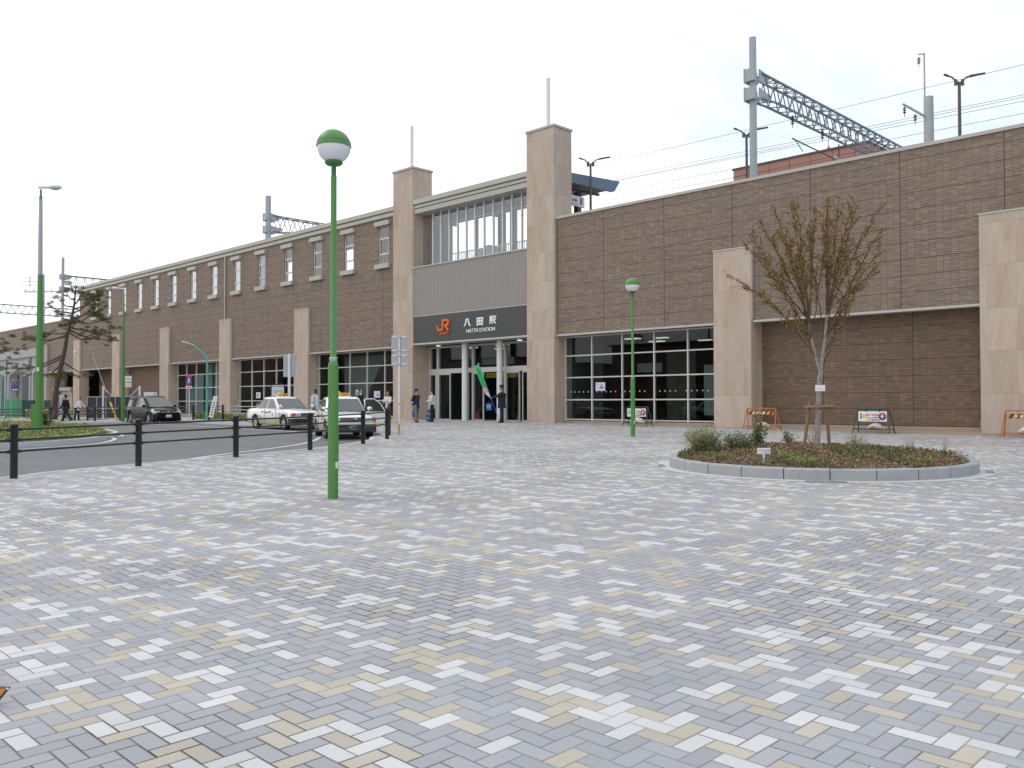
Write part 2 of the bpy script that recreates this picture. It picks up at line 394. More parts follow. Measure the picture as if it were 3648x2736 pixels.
# ------------------------------------------------------------------ mesh helper
ORG = {}
def tag(o, label=None, cat=None, group=None, kind=None):
    if label: o['label'] = label
    if cat: o['category'] = cat
    if group: o['group'] = group
    if kind: o['kind'] = kind
    return o
def empty(name, loc, label, cat, group=None, rz=0.):
    o = bpy.data.objects.new(name, None); col.objects.link(o); o.location = loc; o.rotation_euler = (0, 0, rz)
    o.empty_display_size = .1
    ORG[o.name] = Vector(loc)
    return tag(o, label, cat, group)
def V3(p): return Vector(p)
class MB:
    def __init__(s): s.v = []; s.f = []; s.m = []; s.s = []
    def add(s, vs, fs, mat=0, smooth=False):
        o = len(s.v); s.v += [tuple(v) for v in vs]
        for f in fs: s.f.append([o+a for a in f]); s.m.append(mat); s.s.append(smooth)
        return s
    def box(s, x0, x1, y0, y1, z0, z1, mat=0):
        return s.add([(x0, y0, z0), (x1, y0, z0), (x1, y1, z0), (x0, y1, z0), (x0, y0, z1), (x1, y0, z1), (x1, y1, z1), (x0, y1, z1)],
                     [(0, 3, 2, 1), (4, 5, 6, 7), (0, 1, 5, 4), (1, 2, 6, 5), (2, 3, 7, 6), (3, 0, 4, 7)], mat)
    def obox(s, c, u, v, w_, mat=0):
        c, u, v, w_ = map(V3, (c, u, v, w_)); P = []
        for a in (-1, 1):
            for b_, d in ((-1, -1), (1, -1), (1, 1), (-1, 1)): P.append(c+u*b_+v*d+w_*a)
        return s.add(P, [(0, 3, 2, 1), (4, 5, 6, 7), (0, 1, 5, 4), (1, 2, 6, 5), (2, 3, 7, 6), (3, 0, 4, 7)], mat)
    def bar(s, p0, p1, w_, h, mat=0, upv=(0, 0, 1)):
        p0, p1 = V3(p0), V3(p1); d = (p1-p0); L = d.length; d.normalize(); upv = V3(upv)
        if abs(d.dot(upv)) > .98: upv = Vector((1, 0, 0))
        sd = d.cross(upv).normalized(); u2 = sd.cross(d)
        return s.obox((p0+p1)/2, sd*w_/2, u2*h/2, d*L/2, mat)
    def quad(s, a, b_, c, d, mat=0): return s.add([a, b_, c, d], [(0, 1, 2, 3)], mat)
    def tube(s, pts, r, n=10, mat=0, caps=True, smooth=True, sq=None):
        pts = [V3(p) for p in pts]
        if not isinstance(r, (list, tuple)): r = [r]*len(pts)
        vs = []; nrm = None
        for k_, p in enumerate(pts):
            d = (pts[min(k_+1, len(pts)-1)]-pts[max(k_-1, 0)])
            if d.length < 1e-9: d = Vector((0, 0, 1))
            d.normalize()
            if nrm is None:
                a = Vector((1, 0, 0)) if abs(d.x) < .9 else Vector((0, 1, 0)); nrm = d.cross(a).normalized()
            else:
                nrm = nrm-d*nrm.dot(d)
                nrm = nrm.normalized() if nrm.length > 1e-6 else d.orthogonal().normalized()
            b2 = d.cross(nrm)
            for q in range(n):
                a = 2*math.pi*q/n; o = nrm*math.cos(a)*r[k_]+b2*math.sin(a)*r[k_]*(sq or 1)
                vs.append(p+o)
        fs = []
        for k_ in range(len(pts)-1):
            for q in range(n):
                a, b3 = k_*n+q, k_*n+(q+1) % n; fs.append((a, b3, b3+n, a+n))
        s.add(vs, fs, mat, smooth)
        if caps:
            s.add(vs[:n], [tuple(range(n))[::-1]], mat); s.add(vs[-n:], [tuple(range(n))], mat)
        return s
    def cyl(s, p0, p1, r0, r1=None, n=14, mat=0, caps=True): return s.tube([p0, p1], [r0, r0 if r1 is None else r1], n, mat, caps)
    def lathe(s, prof, c, n=20, mat=0, axis=None):
        c = V3(c); q_ = Quaternion() if axis is None else Vector((0, 0, 1)).rotation_difference(V3(axis))
        vs = []; fs = []
        for r_, z in prof:
            for q in range(n):
                a = 2*math.pi*q/n; vs.append(c+q_ @ Vector((r_*math.cos(a), r_*math.sin(a), z)))
        for k_ in range(len(prof)-1):
            for q in range(n): a, b3 = k_*n+q, k_*n+(q+1) % n; fs.append((a, b3, b3+n, a+n))
        return s.add(vs, fs, mat, True)
    def ball(s, c, r, mat=0, n=12, m_=8, sc_=(1, 1, 1), rot=None):
        c = V3(c); vs = []; fs = []
        for a in range(m_+1):
            ph = math.pi*a/m_
            for q in range(n):
                th = 2*math.pi*q/n; v_ = Vector((math.sin(ph)*math.cos(th)*sc_[0], math.sin(ph)*math.sin(th)*sc_[1], -math.cos(ph)*sc_[2]))*r
                vs.append(c+(rot @ v_ if rot else v_))
        for a in range(m_):
            for q in range(n): i0, i1 = a*n+q, a*n+(q+1) % n; fs.append((i0, i1, i1+n, i0+n))
        return s.add(vs, fs, mat, True)
    def prism(s, poly, o, u, v_, w_, mat=0):
        # poly in (u, v) plane from origin o, extruded by vector w_
        o, u, v_, w_ = map(V3, (o, u, v_, w_)); n = len(poly)
        A = [o+u*a+v_*b3 for a, b3 in poly]; B = [p+w_ for p in A]
        s.add(A+B, [tuple(range(n))[::-1], tuple(range(n, 2*n))]+[(q, (q+1) % n, (q+1) % n+n, q+n) for q in range(n)], mat)
        return s
    def stroke(s, pts, wd, o, u, v_, w_, mat=0):
        # mitred ribbon of width wd following pts, extruded
        P = [Vector(p) for p in pts]; L = []; Rr = []
        for k_ in range(len(P)):
            d0 = (P[k_]-P[k_-1]).normalized() if k_ else None; d1 = (P[k_+1]-P[k_]).normalized() if k_ < len(P)-1 else None
            if d0 is None: d0 = d1
            if d1 is None: d1 = d0
            n0 = Vector((-d0.y, d0.x)); n1_ = Vector((-d1.y, d1.x)); mm = (n0+n1_)
            mm = mm.normalized() if mm.length > 1e-4 else n0
            k2 = min(1/max(.35, mm.dot(n0)), 2.2); L.append(P[k_]+mm*wd/2*k2); Rr.append(P[k_]-mm*wd/2*k2)
        o, u, v_, w_ = map(V3, (o, u, v_, w_))
        f = lambda p: o+u*p.x+v_*p.y
        n = len(P); A = [f(p) for p in L]+[f(p) for p in Rr]; B = [p+w_ for p in A]; fs = []
        for q in range(n-1):
            fs += [(2*n+q, 2*n+q+1, 3*n+q+1, 3*n+q), (q, n+q, n+q+1, q+1), (q, q+1, 2*n+q+1, 2*n+q), (n+q, 3*n+q, 3*n+q+1, n+q+1)]
        fs += [(0, 2*n, 3*n, n), (n-1, 2*n-1, 4*n-1, 3*n-1)]
        return s.add(A+B, fs, mat)
    def leaf(s, c, d, size, asp=.5, mat=0):
        d = V3(d).normalized(); a = Vector((random.gauss(0, 1), random.gauss(0, 1), random.gauss(0, 1))).cross(d)
        a = a.normalized() if a.length > 1e-5 else d.orthogonal().normalized()
        c = V3(c); b3 = d*size; a = a*size*asp/2
        return s.add([c, c+b3*.45+a, c+b3, c+b3*.45-a], [(0, 1, 2, 3)], mat)
    def build(s, name, mats, parent=None, local=False, bevel=0.):
        me = bpy.data.meshes.new(name)
        off = Vector((0, 0, 0))
        if parent is not None and not local: off = ORG.get(parent.name, Vector((0, 0, 0)))
        me.from_pydata([(v[0]-off.x, v[1]-off.y, v[2]-off.z) for v in s.v], [], s.f)
        if isinstance(mats, str): mats = [mats]
        for m_ in mats: me.materials.append(MATS[m_])
        me.polygons.foreach_set('material_index', s.m); me.polygons.foreach_set('use_smooth', s.s)
        me.update()
        o = bpy.data.objects.new(name, me); col.objects.link(o)
        if parent is not None: o.parent = parent
        ORG[o.name] = off
        if bevel:
            bv = o.modifiers.new('bevel', 'BEVEL'); bv.width = bevel; bv.segments = 2; bv.limit_method = 'ANGLE'
        return o
def kids(o, _c={}):
    return [c for c in o.children]
def copy_tree(o, parent=None):
    c = o.copy(); col.objects.link(c)
    if parent is not None: c.parent = parent
    ORG[c.name] = ORG.get(o.name, Vector((0, 0, 0)))
    for ch in list(o.children): copy_tree(ch, c)
    return c
def textmesh(body, o, u, v_, height=None, width=None, depth=.01, bold=0., name='lettering', mat='white_letter', parent=None, local=False, center=True, spacing=1.):
    cu = bpy.data.curves.new('t', 'FONT'); cu.body = body; cu.extrude = .02; cu.offset = bold; cu.space_character = spacing
    ob = bpy.data.objects.new('t', cu); col.objects.link(ob)
    dg = bpy.context.evaluated_depsgraph_get(); dg.update()
    me = bpy.data.meshes.new_from_object(ob.evaluated_get(dg))
    bpy.data.objects.remove(ob)
    xs = [v.co.x for v in me.vertices]; ys = [v.co.y for v in me.vertices]
    if not xs: return None
    x0, x1, y0, y1 = min(xs), max(xs), min(ys), max(ys)
    W_, H_ = x1-x0, y1-y0
    ky = height/H_ if height else width/W_
    kx = width/W_ if width else ky
    o, u, v_ = V3(o), V3(u).normalized(), V3(v_).normalized(); w_ = u.cross(v_)
    off = Vector((0, 0, 0))
    if parent is not None and not local: off = ORG.get(parent.name, off)
    cx, cy = ((x0+x1)/2, (y0+y1)/2) if center else (x0, y0)
    for v in me.vertices:
        p = v.co.copy(); v.co = o+u*(p.x-cx)*kx+v_*(p.y-cy)*ky+w_*(p.z+.02)/.04*depth-off
    me.materials.clear(); me.materials.append(MATS[mat])
    ob = bpy.data.objects.new(name, me); col.objects.link(ob)
    if parent is not None: ob.parent = parent
    ORG[ob.name] = off
    return ob
def slab(name, poly, zoff, thick, mats, kind='structure', zfun=None, sidemat=0):
    bm = bmesh.new()
    vs = [bm.verts.new((x, y, 0)) for x, y in poly]; bm.faces.new(vs)
    for co, no in BREAKS:
        bmesh.ops.bisect_plane(bm, geom=bm.verts[:]+bm.edges[:]+bm.faces[:], plane_co=co, plane_no=no)
    bmesh.ops.triangulate(bm, faces=bm.faces[:])
    bmesh.ops.recalc_face_normals(bm, faces=bm.faces[:])
    if bm.faces[:] and sum(f.normal.z for f in bm.faces) < 0: bmesh.ops.reverse_faces(bm, faces=bm.faces[:])
    zf = zfun or G
    be = [e for e in bm.edges if e.is_boundary]
    for v in bm.verts: v.co.z = zf(v.co.x, v.co.y)+zoff
    if thick:
        r_ = bmesh.ops.extrude_edge_only(bm, edges=be)
        for v in [g for g in r_['geom'] if isinstance(g, bmesh.types.BMVert)]: v.co.z -= thick
        if sidemat:
            for f in [g for g in r_['geom'] if isinstance(g, bmesh.types.BMFace)]: f.material_index = sidemat
        bmesh.ops.recalc_face_normals(bm, faces=bm.faces[:])
    me = bpy.data.meshes.new(name); bm.to_mesh(me); bm.free()
    for m_ in ([mats] if isinstance(mats, str) else mats): me.materials.append(MATS[m_])
    o = bpy.data.objects.new(name, me); col.objects.link(o); o['kind'] = kind
    return o
def ribbon(name, pts, w_, zoff, mat, thick=0., closed=False, kind='structure', side=0):
    # flat strip following a line on the ground
    P = [Vector((x, y, 0)) for x, y in pts]; Q = []
    for a, b_ in zip(P, P[1:]):
        n = max(1, int((b_-a).length/.6)); Q += [a.lerp(b_, k_/n) for k_ in range(n)]
    Q.append(P[-1]); mb = MB(); L = []; Rr = []
    for k_, p in enumerate(Q):
        d = (Q[min(k_+1, len(Q)-1)]-Q[max(0, k_-1)]).normalized(); n = Vector((-d.y, d.x, 0))
        a = p+n*w_*(.5 if side == 0 else (1. if side > 0 else 0.)); b_ = p-n*w_*(.5 if side == 0 else (0. if side > 0 else 1.))
        L.append((a.x, a.y, G(a.x, a.y)+zoff)); Rr.append((b_.x, b_.y, G(b_.x, b_.y)+zoff))
    n = len(Q)
    mb.add(L+Rr, [(q, n+q, n+q+1, q+1) for q in range(n-1)])
    if thick:
        dn = lambda A: [(a[0], a[1], a[2]-thick) for a in A]
        mb.add(L+dn(L), [(q, q+1, n+q+1, n+q) for q in range(n-1)]); mb.add(Rr+dn(Rr), [(q, n+q, n+q+1, q+1) for q in range(n-1)])
        for q in (0, n-1): mb.add([L[q], Rr[q], dn([Rr[q]])[0], dn([L[q]])[0]], [(0, 1, 2, 3)])
    o = mb.build(name, mat); tag(o, kind=kind); return o
def spline(pts, n=6):
    # Catmull-Rom through 2D points
    P = [Vector(p) for p in pts]; P = [P[0]*2-P[1]]+P+[P[-1]*2-P[-2]]; out = []
    for k_ in range(1, len(P)-2):
        for q in range(n):
            t_ = q/n; a, b_, c, d = P[k_-1:k_+3]
            out.append(tuple(.5*((2*b_)+(c-a)*t_+(2*a-5*b_+4*c-d)*t_*t_+(-a+3*b_-3*c+d)*t_**3)))
    out.append(tuple(P[-2])); return out
# ================================================================== ground
slab('ground', [(-700, -300), (300, -300), (300, 700), (-700, 700)], -.35, 0, 'dry_ground')
slab('road', [(-150, -60), (-8, -60), (-16, 33), (-150, 33)], ROAD, 0, 'asphalt')
near = [(-11, -26), (-14.2, -10), (-16.9, 0), (-18.24, 4.9), (-18.68, 5.67), (-19.12, 6.78), (-19.5, 8.08), (-20.0, 9.59), (-20.4, 11.12), (-21.36, 14.07), (-23.4, 17.05), (-24.55, 17.95), (-25.35, 18.8), (-26.0, 19.6), (-27.2, 20.25), (-28.6, 20.7), (-31, 21.7), (-34, 22.7), (-38, 23.2), (-41.4, 23.3), (-44.75, 23.4), (-48, 23.6)]
near = spline(near, 4)
far = spline([(-48, 23.6), (-52, 24.3), (-55.6, 24.4), (-58.8, 22.7), (-61.2, 20.2), (-65.4, 16.2), (-72, 10), (-86, -3)], 4)
plaza = slab('plaza_paving', near+[(-48, 34), (22, 34), (22, -26)], 0, .35, ['herringbone_paving', 'kerb_concrete'], sidemat=1)
slab('pavement', far+[(-140, -3), (-140, 34), (-48, 34)], 0, .35, ['pavement_concrete', 'kerb_concrete'], sidemat=1)
ribbon('kerb', near, .13, .004, 'kerb_concrete', .14)
ribbon('kerb', far, .16, .004, 'kerb_concrete', .14)
ribbon('yellow_joint_line', [(21, 26.15), (-38, 26.05)], .09, .004, 'yellow_joint')
slab('dry_grass_bed', spline([(-64, 21), (-67, 19.5), (-72, 15), (-80, 9), (-100, 10), (-100, 27), (-76, 27), (-68, 25.5)], 3), .05, .1, 'dry_ground')
slab('concrete_lane', [(-18.3, 4.6), (-18.75, 5.55), (-24, 1), (-30, -8), (-14.3, -10)], ROAD+.005, 0, 'pavement_concrete')
line = spline([(-18.95, 6.35), (-19.75, 8.0), (-20.5, 9.2), (-21.67, 10.34), (-22.67, 11.92), (-23.73, 13.71), (-24.95, 15.45), (-26.62, 17.07), (-28.1, 18.2), (-28.6, 18.9), (-29.6, 19.35), (-31.5, 19.9), (-34.26, 20.45), (-40.43, 21.0), (-49.0, 21.15), (-54, 21.2)], 5)
ribbon('road_marking', line[12:], .15, ROAD+.005, 'road_paint')
ribbon('road_marking', [(-27.0, 17.35), (-25.35, 18.4)], .14, ROAD+.009, 'road_paint')
ribbon('road_marking', spline([(-28.9, 6.0), (-29.2, 7.83), (-29.9, 9.9), (-31.0, 11.4), (-33.0, 12.6), (-34.9, 13.25), (-35.4, 13.7), (-36.5, 14.25), (-40.0, 15.25), (-43.2, 16.1), (-49, 16.5), (-58, 16.6)], 5), .15, ROAD+.005, 'road_paint')
# round manhole style patches in the carriageway
# traffic island with ground cover
isl = spline([(-29.2, -8), (-29.3, 2), (-29.55, 6.5), (-29.96, 8.3), (-30.62, 10.03), (-31.6, 11.3), (-33.2, 12.35), (-34.3, 12.9), (-34.9, 13.3), (-36.3, 13.9), (-39.8, 14.75), (-42.95, 15.5), (-49, 15.9), (-58, 15.9), (-61, 8), (-58, -8)], 4)
slab('traffic_island', isl, .03, .3, ['soil', 'kerb_concrete'], sidemat=1)
ik = slab('island_kerb', isl, 0, 0, 'kerb_concrete'); bpy.data.objects.remove(ik)
ribbon('kerb', isl[:-12], .16, .055, 'kerb_concrete', .20)

# ================================================================== station building
st = empty('station_building', (-35, 31.7, .46), 'long brown tiled railway station with two sandstone towers over the glazed entrance', 'station')
D = 31.7; YB = D+.15
def wall_holes(mb, x0, x1, z0, z1, holes, y, dep, mat=0, rmat=None):
    hs = sorted(holes); xs = x0
    for a, b_, c, d in hs:
        mb.quad((xs, y, z0), (a, y, z0), (a, y, z1), (xs, y, z1), mat)
        mb.quad((a, y, z0), (b_, y, z0), (b_, y, c), (a, y, c), mat)
        mb.quad((a, y, d), (b_, y, d), (b_, y, z1), (a, y, z1), mat)
        r_ = mat if rmat is None else rmat
        mb.quad((a, y, c), (a, y+dep, c), (a, y+dep, d), (a, y, d), r_); mb.quad((b_, y, c), (b_, y, d), (b_, y+dep, d), (b_, y+dep, c), r_)
        mb.quad((a, y, c), (b_, y, c), (b_, y+dep, c), (a, y+dep, c), r_); mb.quad((a, y, d), (a, y+dep, d), (b_, y+dep, d), (b_, y, d), r_)
        xs = b_
    mb.quad((xs, y, z0), (x1, y, z0), (x1, y, z1), (xs, y, z1), mat)
# right wing
XR = 14.
wallp = MB(); wallp.quad((-28.46, YB, 4.80), (XR, YB, 4.80), (XR, YB, 10.44), (-28.46, YB, 10.44))
wallp.quad((XR, YB, -.3), (XR, YB+12, -.3), (XR, YB+12, 10.4), (XR, YB, 10.4))
wallp.build('brick_wall', 'facade_tile', st)
m_ = MB(); m_.box(-28.46, XR+.1, YB-.06, YB+.5, 10.44, 10.56)
for k_ in range(11): m_.box(-28.46+k_*4.1+3.9, -28.46+k_*4.1+3.906, YB-.063, YB+.2, 10.45, 10.562)
m_.build('coping', 'coping_metal', st, bevel=.012)
for a, b_ in ((-28.42, -19.62), (-17.84, -9.42), (-7.66, XR), (-50.37, -41.22), (-61.02, -52.17), (-71.62, -62.82), (-81.98, -73.42), (-92.02, -83.77), (-101.88, -93.82)):
    m_ = MB(); m_.box(a, b_, YB-.045, YB+.14, 4.71, 4.80).box(a, b_, YB+.14, 32.75, 4.74, 4.80); m_.build('soffit_trim', 'trim_metal', st)
# upper left wing with fourteen windows
WX = [-42.35, -45.93, -49.52, -53.12, -56.72, -60.32, -63.93, -67.5, -71.05, -74.5, -77.95, -81.45, -85.0, -88.4]
wallp = MB()
wall_holes(wallp, -92.5, -41.2, 4.77, 12.55, [(x-.5, x+.5, 9.80, 12.10) for x in WX], YB, .14)
wallp.quad((-92.5, YB, 4.77), (-92.5, YB, 12.55), (-92.5, YB+6, 12.55), (-92.5, YB+6, 4.77))
wallp.build('brick_wall', 'facade_tile', st)
wp = MB(); wp.quad((-140, YB+.1, 7.55), (-103.2, YB+.1, 7.55), (-103.2, YB+.1, 10.05), (-140, YB+.1, 10.05)).quad((-103.2, YB+.1, 4.77), (-92.5, YB+.1, 4.77), (-92.5, YB+.1, 10.05), (-103.2, YB+.1, 10.05)); wp.build('brick_wall', 'facade_tile', st)
m_ = MB(); m_.box(-140, -92.5, YB+.02, YB+.4, 10.05, 10.17); m_.build('coping', 'coping_metal', st)
m_ = MB(); m_.box(-92.62, -41.2, YB-.16, YB+.5, 12.84, 13.1).box(-92.56, -41.2, YB-.10, YB+.3, 12.55, 12.76).box(-92.5, -41.2, YB-.02, YB+.3, 12.76, 12.84)
m_.build('coping', 'coping_metal', st, bevel=.012)
m_ = MB(); m_.cyl((-62.05, YB-.07, 4.8), (-62.05, YB-.07, 12.8), .06, n=8); m_.build('downpipe', 'trim_metal', st)
def bigwin(x0, x1, z0, z1, y, vx, hz, name, glass='window_glass', fr=.06, dep=.12):
    f_ = MB()
    for x in vx: f_.box(x-fr/2, x+fr/2, y-dep/2, y+dep/2, z0, z1)
    xs = [x0+fr/2 if abs(vx[0]-x0) < .2 else x0]
    for z in hz:
        f_.box(x0, x1, y-dep/2-.004, y+dep/2+.004, z-fr/2, z+fr/2)
    fo = f_.build(name, 'frame_metal', st)
    ed = sorted(set([x0]+[x for x in vx]+[x1]))
    zz = sorted(set([z0]+list(hz)+[z1]))
    for a, b_ in zip(ed, ed[1:]):
        if b_-a < .25: continue
        p_ = MB()
        for c, d in zip(zz, zz[1:]): 
            if d-c > .2: p_.box(a+fr/2, b_-fr/2, y-.006, y+.006, c+fr/2, d-fr/2)
        po = p_.build('pane', glass, fo)
    return fo
for i_, x in enumerate(WX):
    f_ = MB(); y = YB+.1; x0, x1, z0, z1 = x-.5, x+.5, 9.80, 12.10
    for a in (x0+.03, x1-.03): f_.box(a-.03, a+.03, y-.04, y+.04, z0, z1)
    for z, h in ((z0+.03, .03), (z1-.03, .03), (10.42, .055), (11.36, .055)): f_.box(x0+.06, x1-.06, y-.036, y+.036, z-h, z+h)
    for a in (x0+.085, x1-.085): f_.box(a-.025, a+.025, y-.05, y-.036, 10.475, 11.305)
    fo = f_.build('window', 'frame_metal', st)
    p_ = MB()
    for a, b_ in ((z0+.06, 10.365), (10.475, 11.305), (11.415, z1-.06)): p_.box(x0+.06, x1-.06, y-.005, y+.005, a, b_)
    p_.build('pane', 'pale_glass' if i_ >= 5 else 'upper_glass', fo)
    s_ = MB(); s_.box(x-.70, x+.70, YB-.20, YB+.0, 12.10, 12.36); s_.build('lintel', 'coping_metal', fo, bevel=.008)
    s_ = MB(); s_.box(x-.70, x+.70, YB-.20, YB+.0, 9.52, 9.80); s_.build('sill', 'coping_metal', fo, bevel=.008)
    if i_ in (4, 6, 8): # blinds
        s_ = MB(); s_.box(x-.44, x+.44, y+.07, y+.09, 10.45 if i_ == 8 else 9.86, 12.04); s_.build('blind', 'blind_grey', fo)
# pillars
PIL = [(-19.6, 1.73), (-9.42, 1.76), (1.2, 1.75), (-52.15, 1.75), (-62.8, 1.75), (-73.4, 1.75), (-83.75, 1.75), (-93.8, 1.75), (-103.5, 1.6)]
pil0 = None
for x, wd in PIL:
    p_ = MB(); p_.box(x, x+wd, D, 32.62, -.3, 7.74)
    po = p_.build('pillar', 'sandstone', st, bevel=.02)
    c_ = MB(); c_.box(x-.02, x+wd+.02, D-.02, YB+.05, 7.74, 7.79); c_.build('cap', 'trim_metal', po)
    e_ = MB(); e_.box(x+wd-.001, x+wd+.028, D+.03, YB, 4.82, 7.74); e_.build('edge_trim', 'trim_metal', po)
# towers
def tower(x0, x1, y1, mx):
    t_ = MB(); t_.box(x0, x1, D-.02, y1, -.3, 15.0); to = t_.build('tower', 'sandstone', st, bevel=.015)
    c_ = MB(); c_.box(x0-.05, x1+.05, D-.07, y1+.05, 15.0, 15.12); c_.build('cap', 'coping_metal', to, bevel=.01)
    p_ = MB(); p_.box(mx-.07, mx+.07, 32.5, 32.64, 15.2, 17.9).box(mx-.15, mx+.15, 32.42, 32.72, 15.13, 15.2); p_.build('mast', 'white_metal', to)
    q_ = MB(); q_.box(x1-.002, x1+.03, D+.02, D+.08, 4.8, 10.4 if x1 > -35 else 12.3); q_.build('edge_trim', 'trim_metal', to)
tower(-41.2, -39.38, 33.14, -40.55); tower(-30.3, -28.46, 33.02, -29.62)
# entrance bay
E0, E1 = -39.38, -30.3
m_ = MB(); m_.box(E0, E1, D+.0, D+1.2, 12.88, 13.14).box(E0, E1, D+.14, D+1.2, 12.80, 12.88).box(E0, E1, D+.06, D+1.2, 12.66, 12.80).box(E0, E1, D+.2, D+1.2, 12.62, 12.66).box(E0, E1, D+.1, D+1.2, 12.36, 12.62)
m_.build('parapet', 'coping_metal', st)
m_ = MB(); m_.box(E0, E1, D+.05, D+.9, 6.43, 9.20); m_.build('metal_cladding', 'ribbed_metal', st)
m_ = MB(); m_.box(E0, E1, D+.0, D+.12, 9.20, 9.26).box(E0, E1, D+.02, D+.10, 6.39, 6.43).box(E0, E1, D-.01, D+.12, 4.78, 4.87); m_.build('trim', 'trim_metal', st)
m_ = MB(); m_.box(E0, E1, D+.03, D+.3, 4.87, 6.39); sg = m_.build('fascia_sign', 'sign_charcoal', st)
yy = D+.03
O = lambda x, z: (x, yy-.005, z)
ux, uz = (1, 0, 0), (0, 0, 1)
def lett(body, x, z, h, wd, mat, bold=.03, dp=.06):
    return textmesh(body, (x, yy-.001, z), ux, uz, h, wd, dp, bold, 'lettering', mat, sg)
# textmesh extrudes along u x v = -Y  (towards the plaza)
lett('八', -34.73, 5.79, .44, .54, 'white_letter', .035); lett('田', -33.74, 5.78, .43, .46, 'white_letter', .035); lett('駅', -32.76, 5.79, .44, .50, 'white_letter', .022)
lett('HATTA STATION', -33.72, 5.33, .20, 2.2, 'white_letter', .006, .03)
lett('JR東海', -36.62, 5.30, .17, .78, 'orange_letter', .02, .04)
lg = MB(); S = .092
lp = [(.75, 3.6), (.75, 2.2), (.95, 1.3), (1.6, .80), (2.5, .75), (3.9, .75), (4.8, .9), (5.3, 1.5), (5.35, 2.4), (5.35, 6.6), (9.2, 6.6), (10.2, 6.4), (10.6, 5.7), (10.6, 4.5), (10.2, 3.8), (9.3, 3.5), (7.6, 3.5), (10.6, .1)]
lg.stroke([(a*S*.98, b_*S*.98) for a, b_ in lp], .135, (-37.22, yy-.001, 5.44), ux, uz, (0, -.07, 0)); lg.build('logo', 'orange_letter', sg)
# clerestory
vx = [-39.2, -38.45, -37.75, -37.02, -36.32, -35.60, -34.9, -34.17, -33.46, -32.75, -32.06, -31.34, -30.6]
YC = D+.75
f_ = MB()
for x in vx[1:]: f_.box(x-.03, x+.03, YC-.07, YC+.05, 9.26, 12.36)
f_.box(E0, E1, YC-.05, YC+.05, 9.26, 9.32)
co_ = f_.build('clerestory', 'white_metal', st)
for a, b_ in zip([E0]+vx[1:], vx[1:]+[E1]):
    p_ = MB(); p_.box(a+.035, b_-.035, YC-.006, YC+.006, 9.34, 12.34); p_.build('pane', 'upper_glass', co_)
# upper hall seen through the clerestory and the windows
u_ = MB(); u_.box(-92.4, -30.4, YB+.9, 35.2, 9.0, 9.12).box(-92.4, -30.4, YB+.2, 35.2, 12.70, 12.80)
u_.box(-92.4, -92.2, YB+.2, 35.2, 9.12, 12.7).box(-30.5, -30.4, 33.2, 35.2, 9.12, 12.7); u_.build('upper_hall', 'ceiling_grey', st)
bh = MB(); hol = []
x = -92.0
while x < -42: hol.append((x, x+1.2, 10.3, 12.1)); x += 2.55
hol += [(-39.9+q*2.3, -37.72+q*2.3, 9.75, 12.35) for q in range(4)]
wall_holes(bh, -92.3, -30.5, 9.12, 12.7, hol, 35.1, .12)
bh.build('rear_wall', 'interior_wall', st)
pt = MB()
for x in (-91.5, -84, -74, -66.0, -58.6): pt.box(x, x+.1, YB+.6, 35.1, 9.12, 12.7)
pt.build('partition', 'blind_grey', st)
ra = MB()
for q in range(60):
    x = -39+q*.14; ra.box(x, x+.025, 34.6, 34.63, 9.12, 10.35)
ra.box(-39.2, -30.6, 34.58, 34.65, 10.35, 10.4); ra.build('railing', 'white_metal', st)
eb = MB(); eb.prism([(-36.9, 9.12), (-34.6, 9.12), (-34.6, 10.0), (-35.4, 10.35), (-36.5, 10.1)], (0, 33.9, 0), (1, 0, 0), (0, 0, 1), (0, .5, 0)); eb.box(-33.8, -33.5, 34.0, 34.3, 9.12, 12.6); eb.build('escalator', 'cyan_panel', st)
tb = MB(); tb.box(-38.8, -30.8, 34.0, 34.04, 12.1, 12.14); tb.build('light_tube', 'white_metal', st)
# ground floor: recessed windows
rows = [.67, 1.62, 2.70, 3.76, 4.68]
YW = 32.48
bigwin(-28.46, -19.6, .60, 4.72, YW, [-28.4, -26.73, -24.92, -23.12, -21.34, -19.66], rows, 'storefront_window')
bigwin(-50.4, -41.2, .60, 4.72, YW, [-50.2, -48.5, -46.65, -44.8, -43.0, -41.26], rows, 'storefront_window')
bigwin(-61.05, -52.15, .60, 4.72, YW, [-60.9, -59.12, -57.39, -55.66, -53.88, -52.2], rows, 'storefront_window')
bigwin(-71.65, -62.8, .60, 4.72, YW, [-71.5, -69.85, -68.1, -66.33, -64.6, -62.86], rows, 'storefront_window')
pl = MB()
for a, b_ in ((-28.46, -19.6), (-50.4, -41.2), (-61.05, -52.15), (-71.65, -62.8)): MB().box(a, b_, YW-.16, YW+.1, -.3, .60).build('plinth', 'plinth_stone', st, bevel=.01)
MB().box(-17.87, -9.42, 32.30, 32.58, -.3, .62).build('plinth', 'plinth_stone', st, bevel=.01)
MB().box(-7.66, XR, 32.30, 32.58, -.3, .62).build('plinth', 'plinth_stone', st, bevel=.01)
MB().box(-19.75, XR, D-.12, 32.34, -.3, .47).build('plinth', 'plinth_stone', st, bevel=.01)
for a, b_ in ((-17.87, -9.42), (-7.66, XR), (-82.0, -73.4), (-102.2, -98.9)): MB().quad((a, 32.58, -.3), (b_, 32.58, -.3), (b_, 32.58, 4.76), (a, 32.58, 4.76)).build('recessed_wall', 'recess_tile', st)
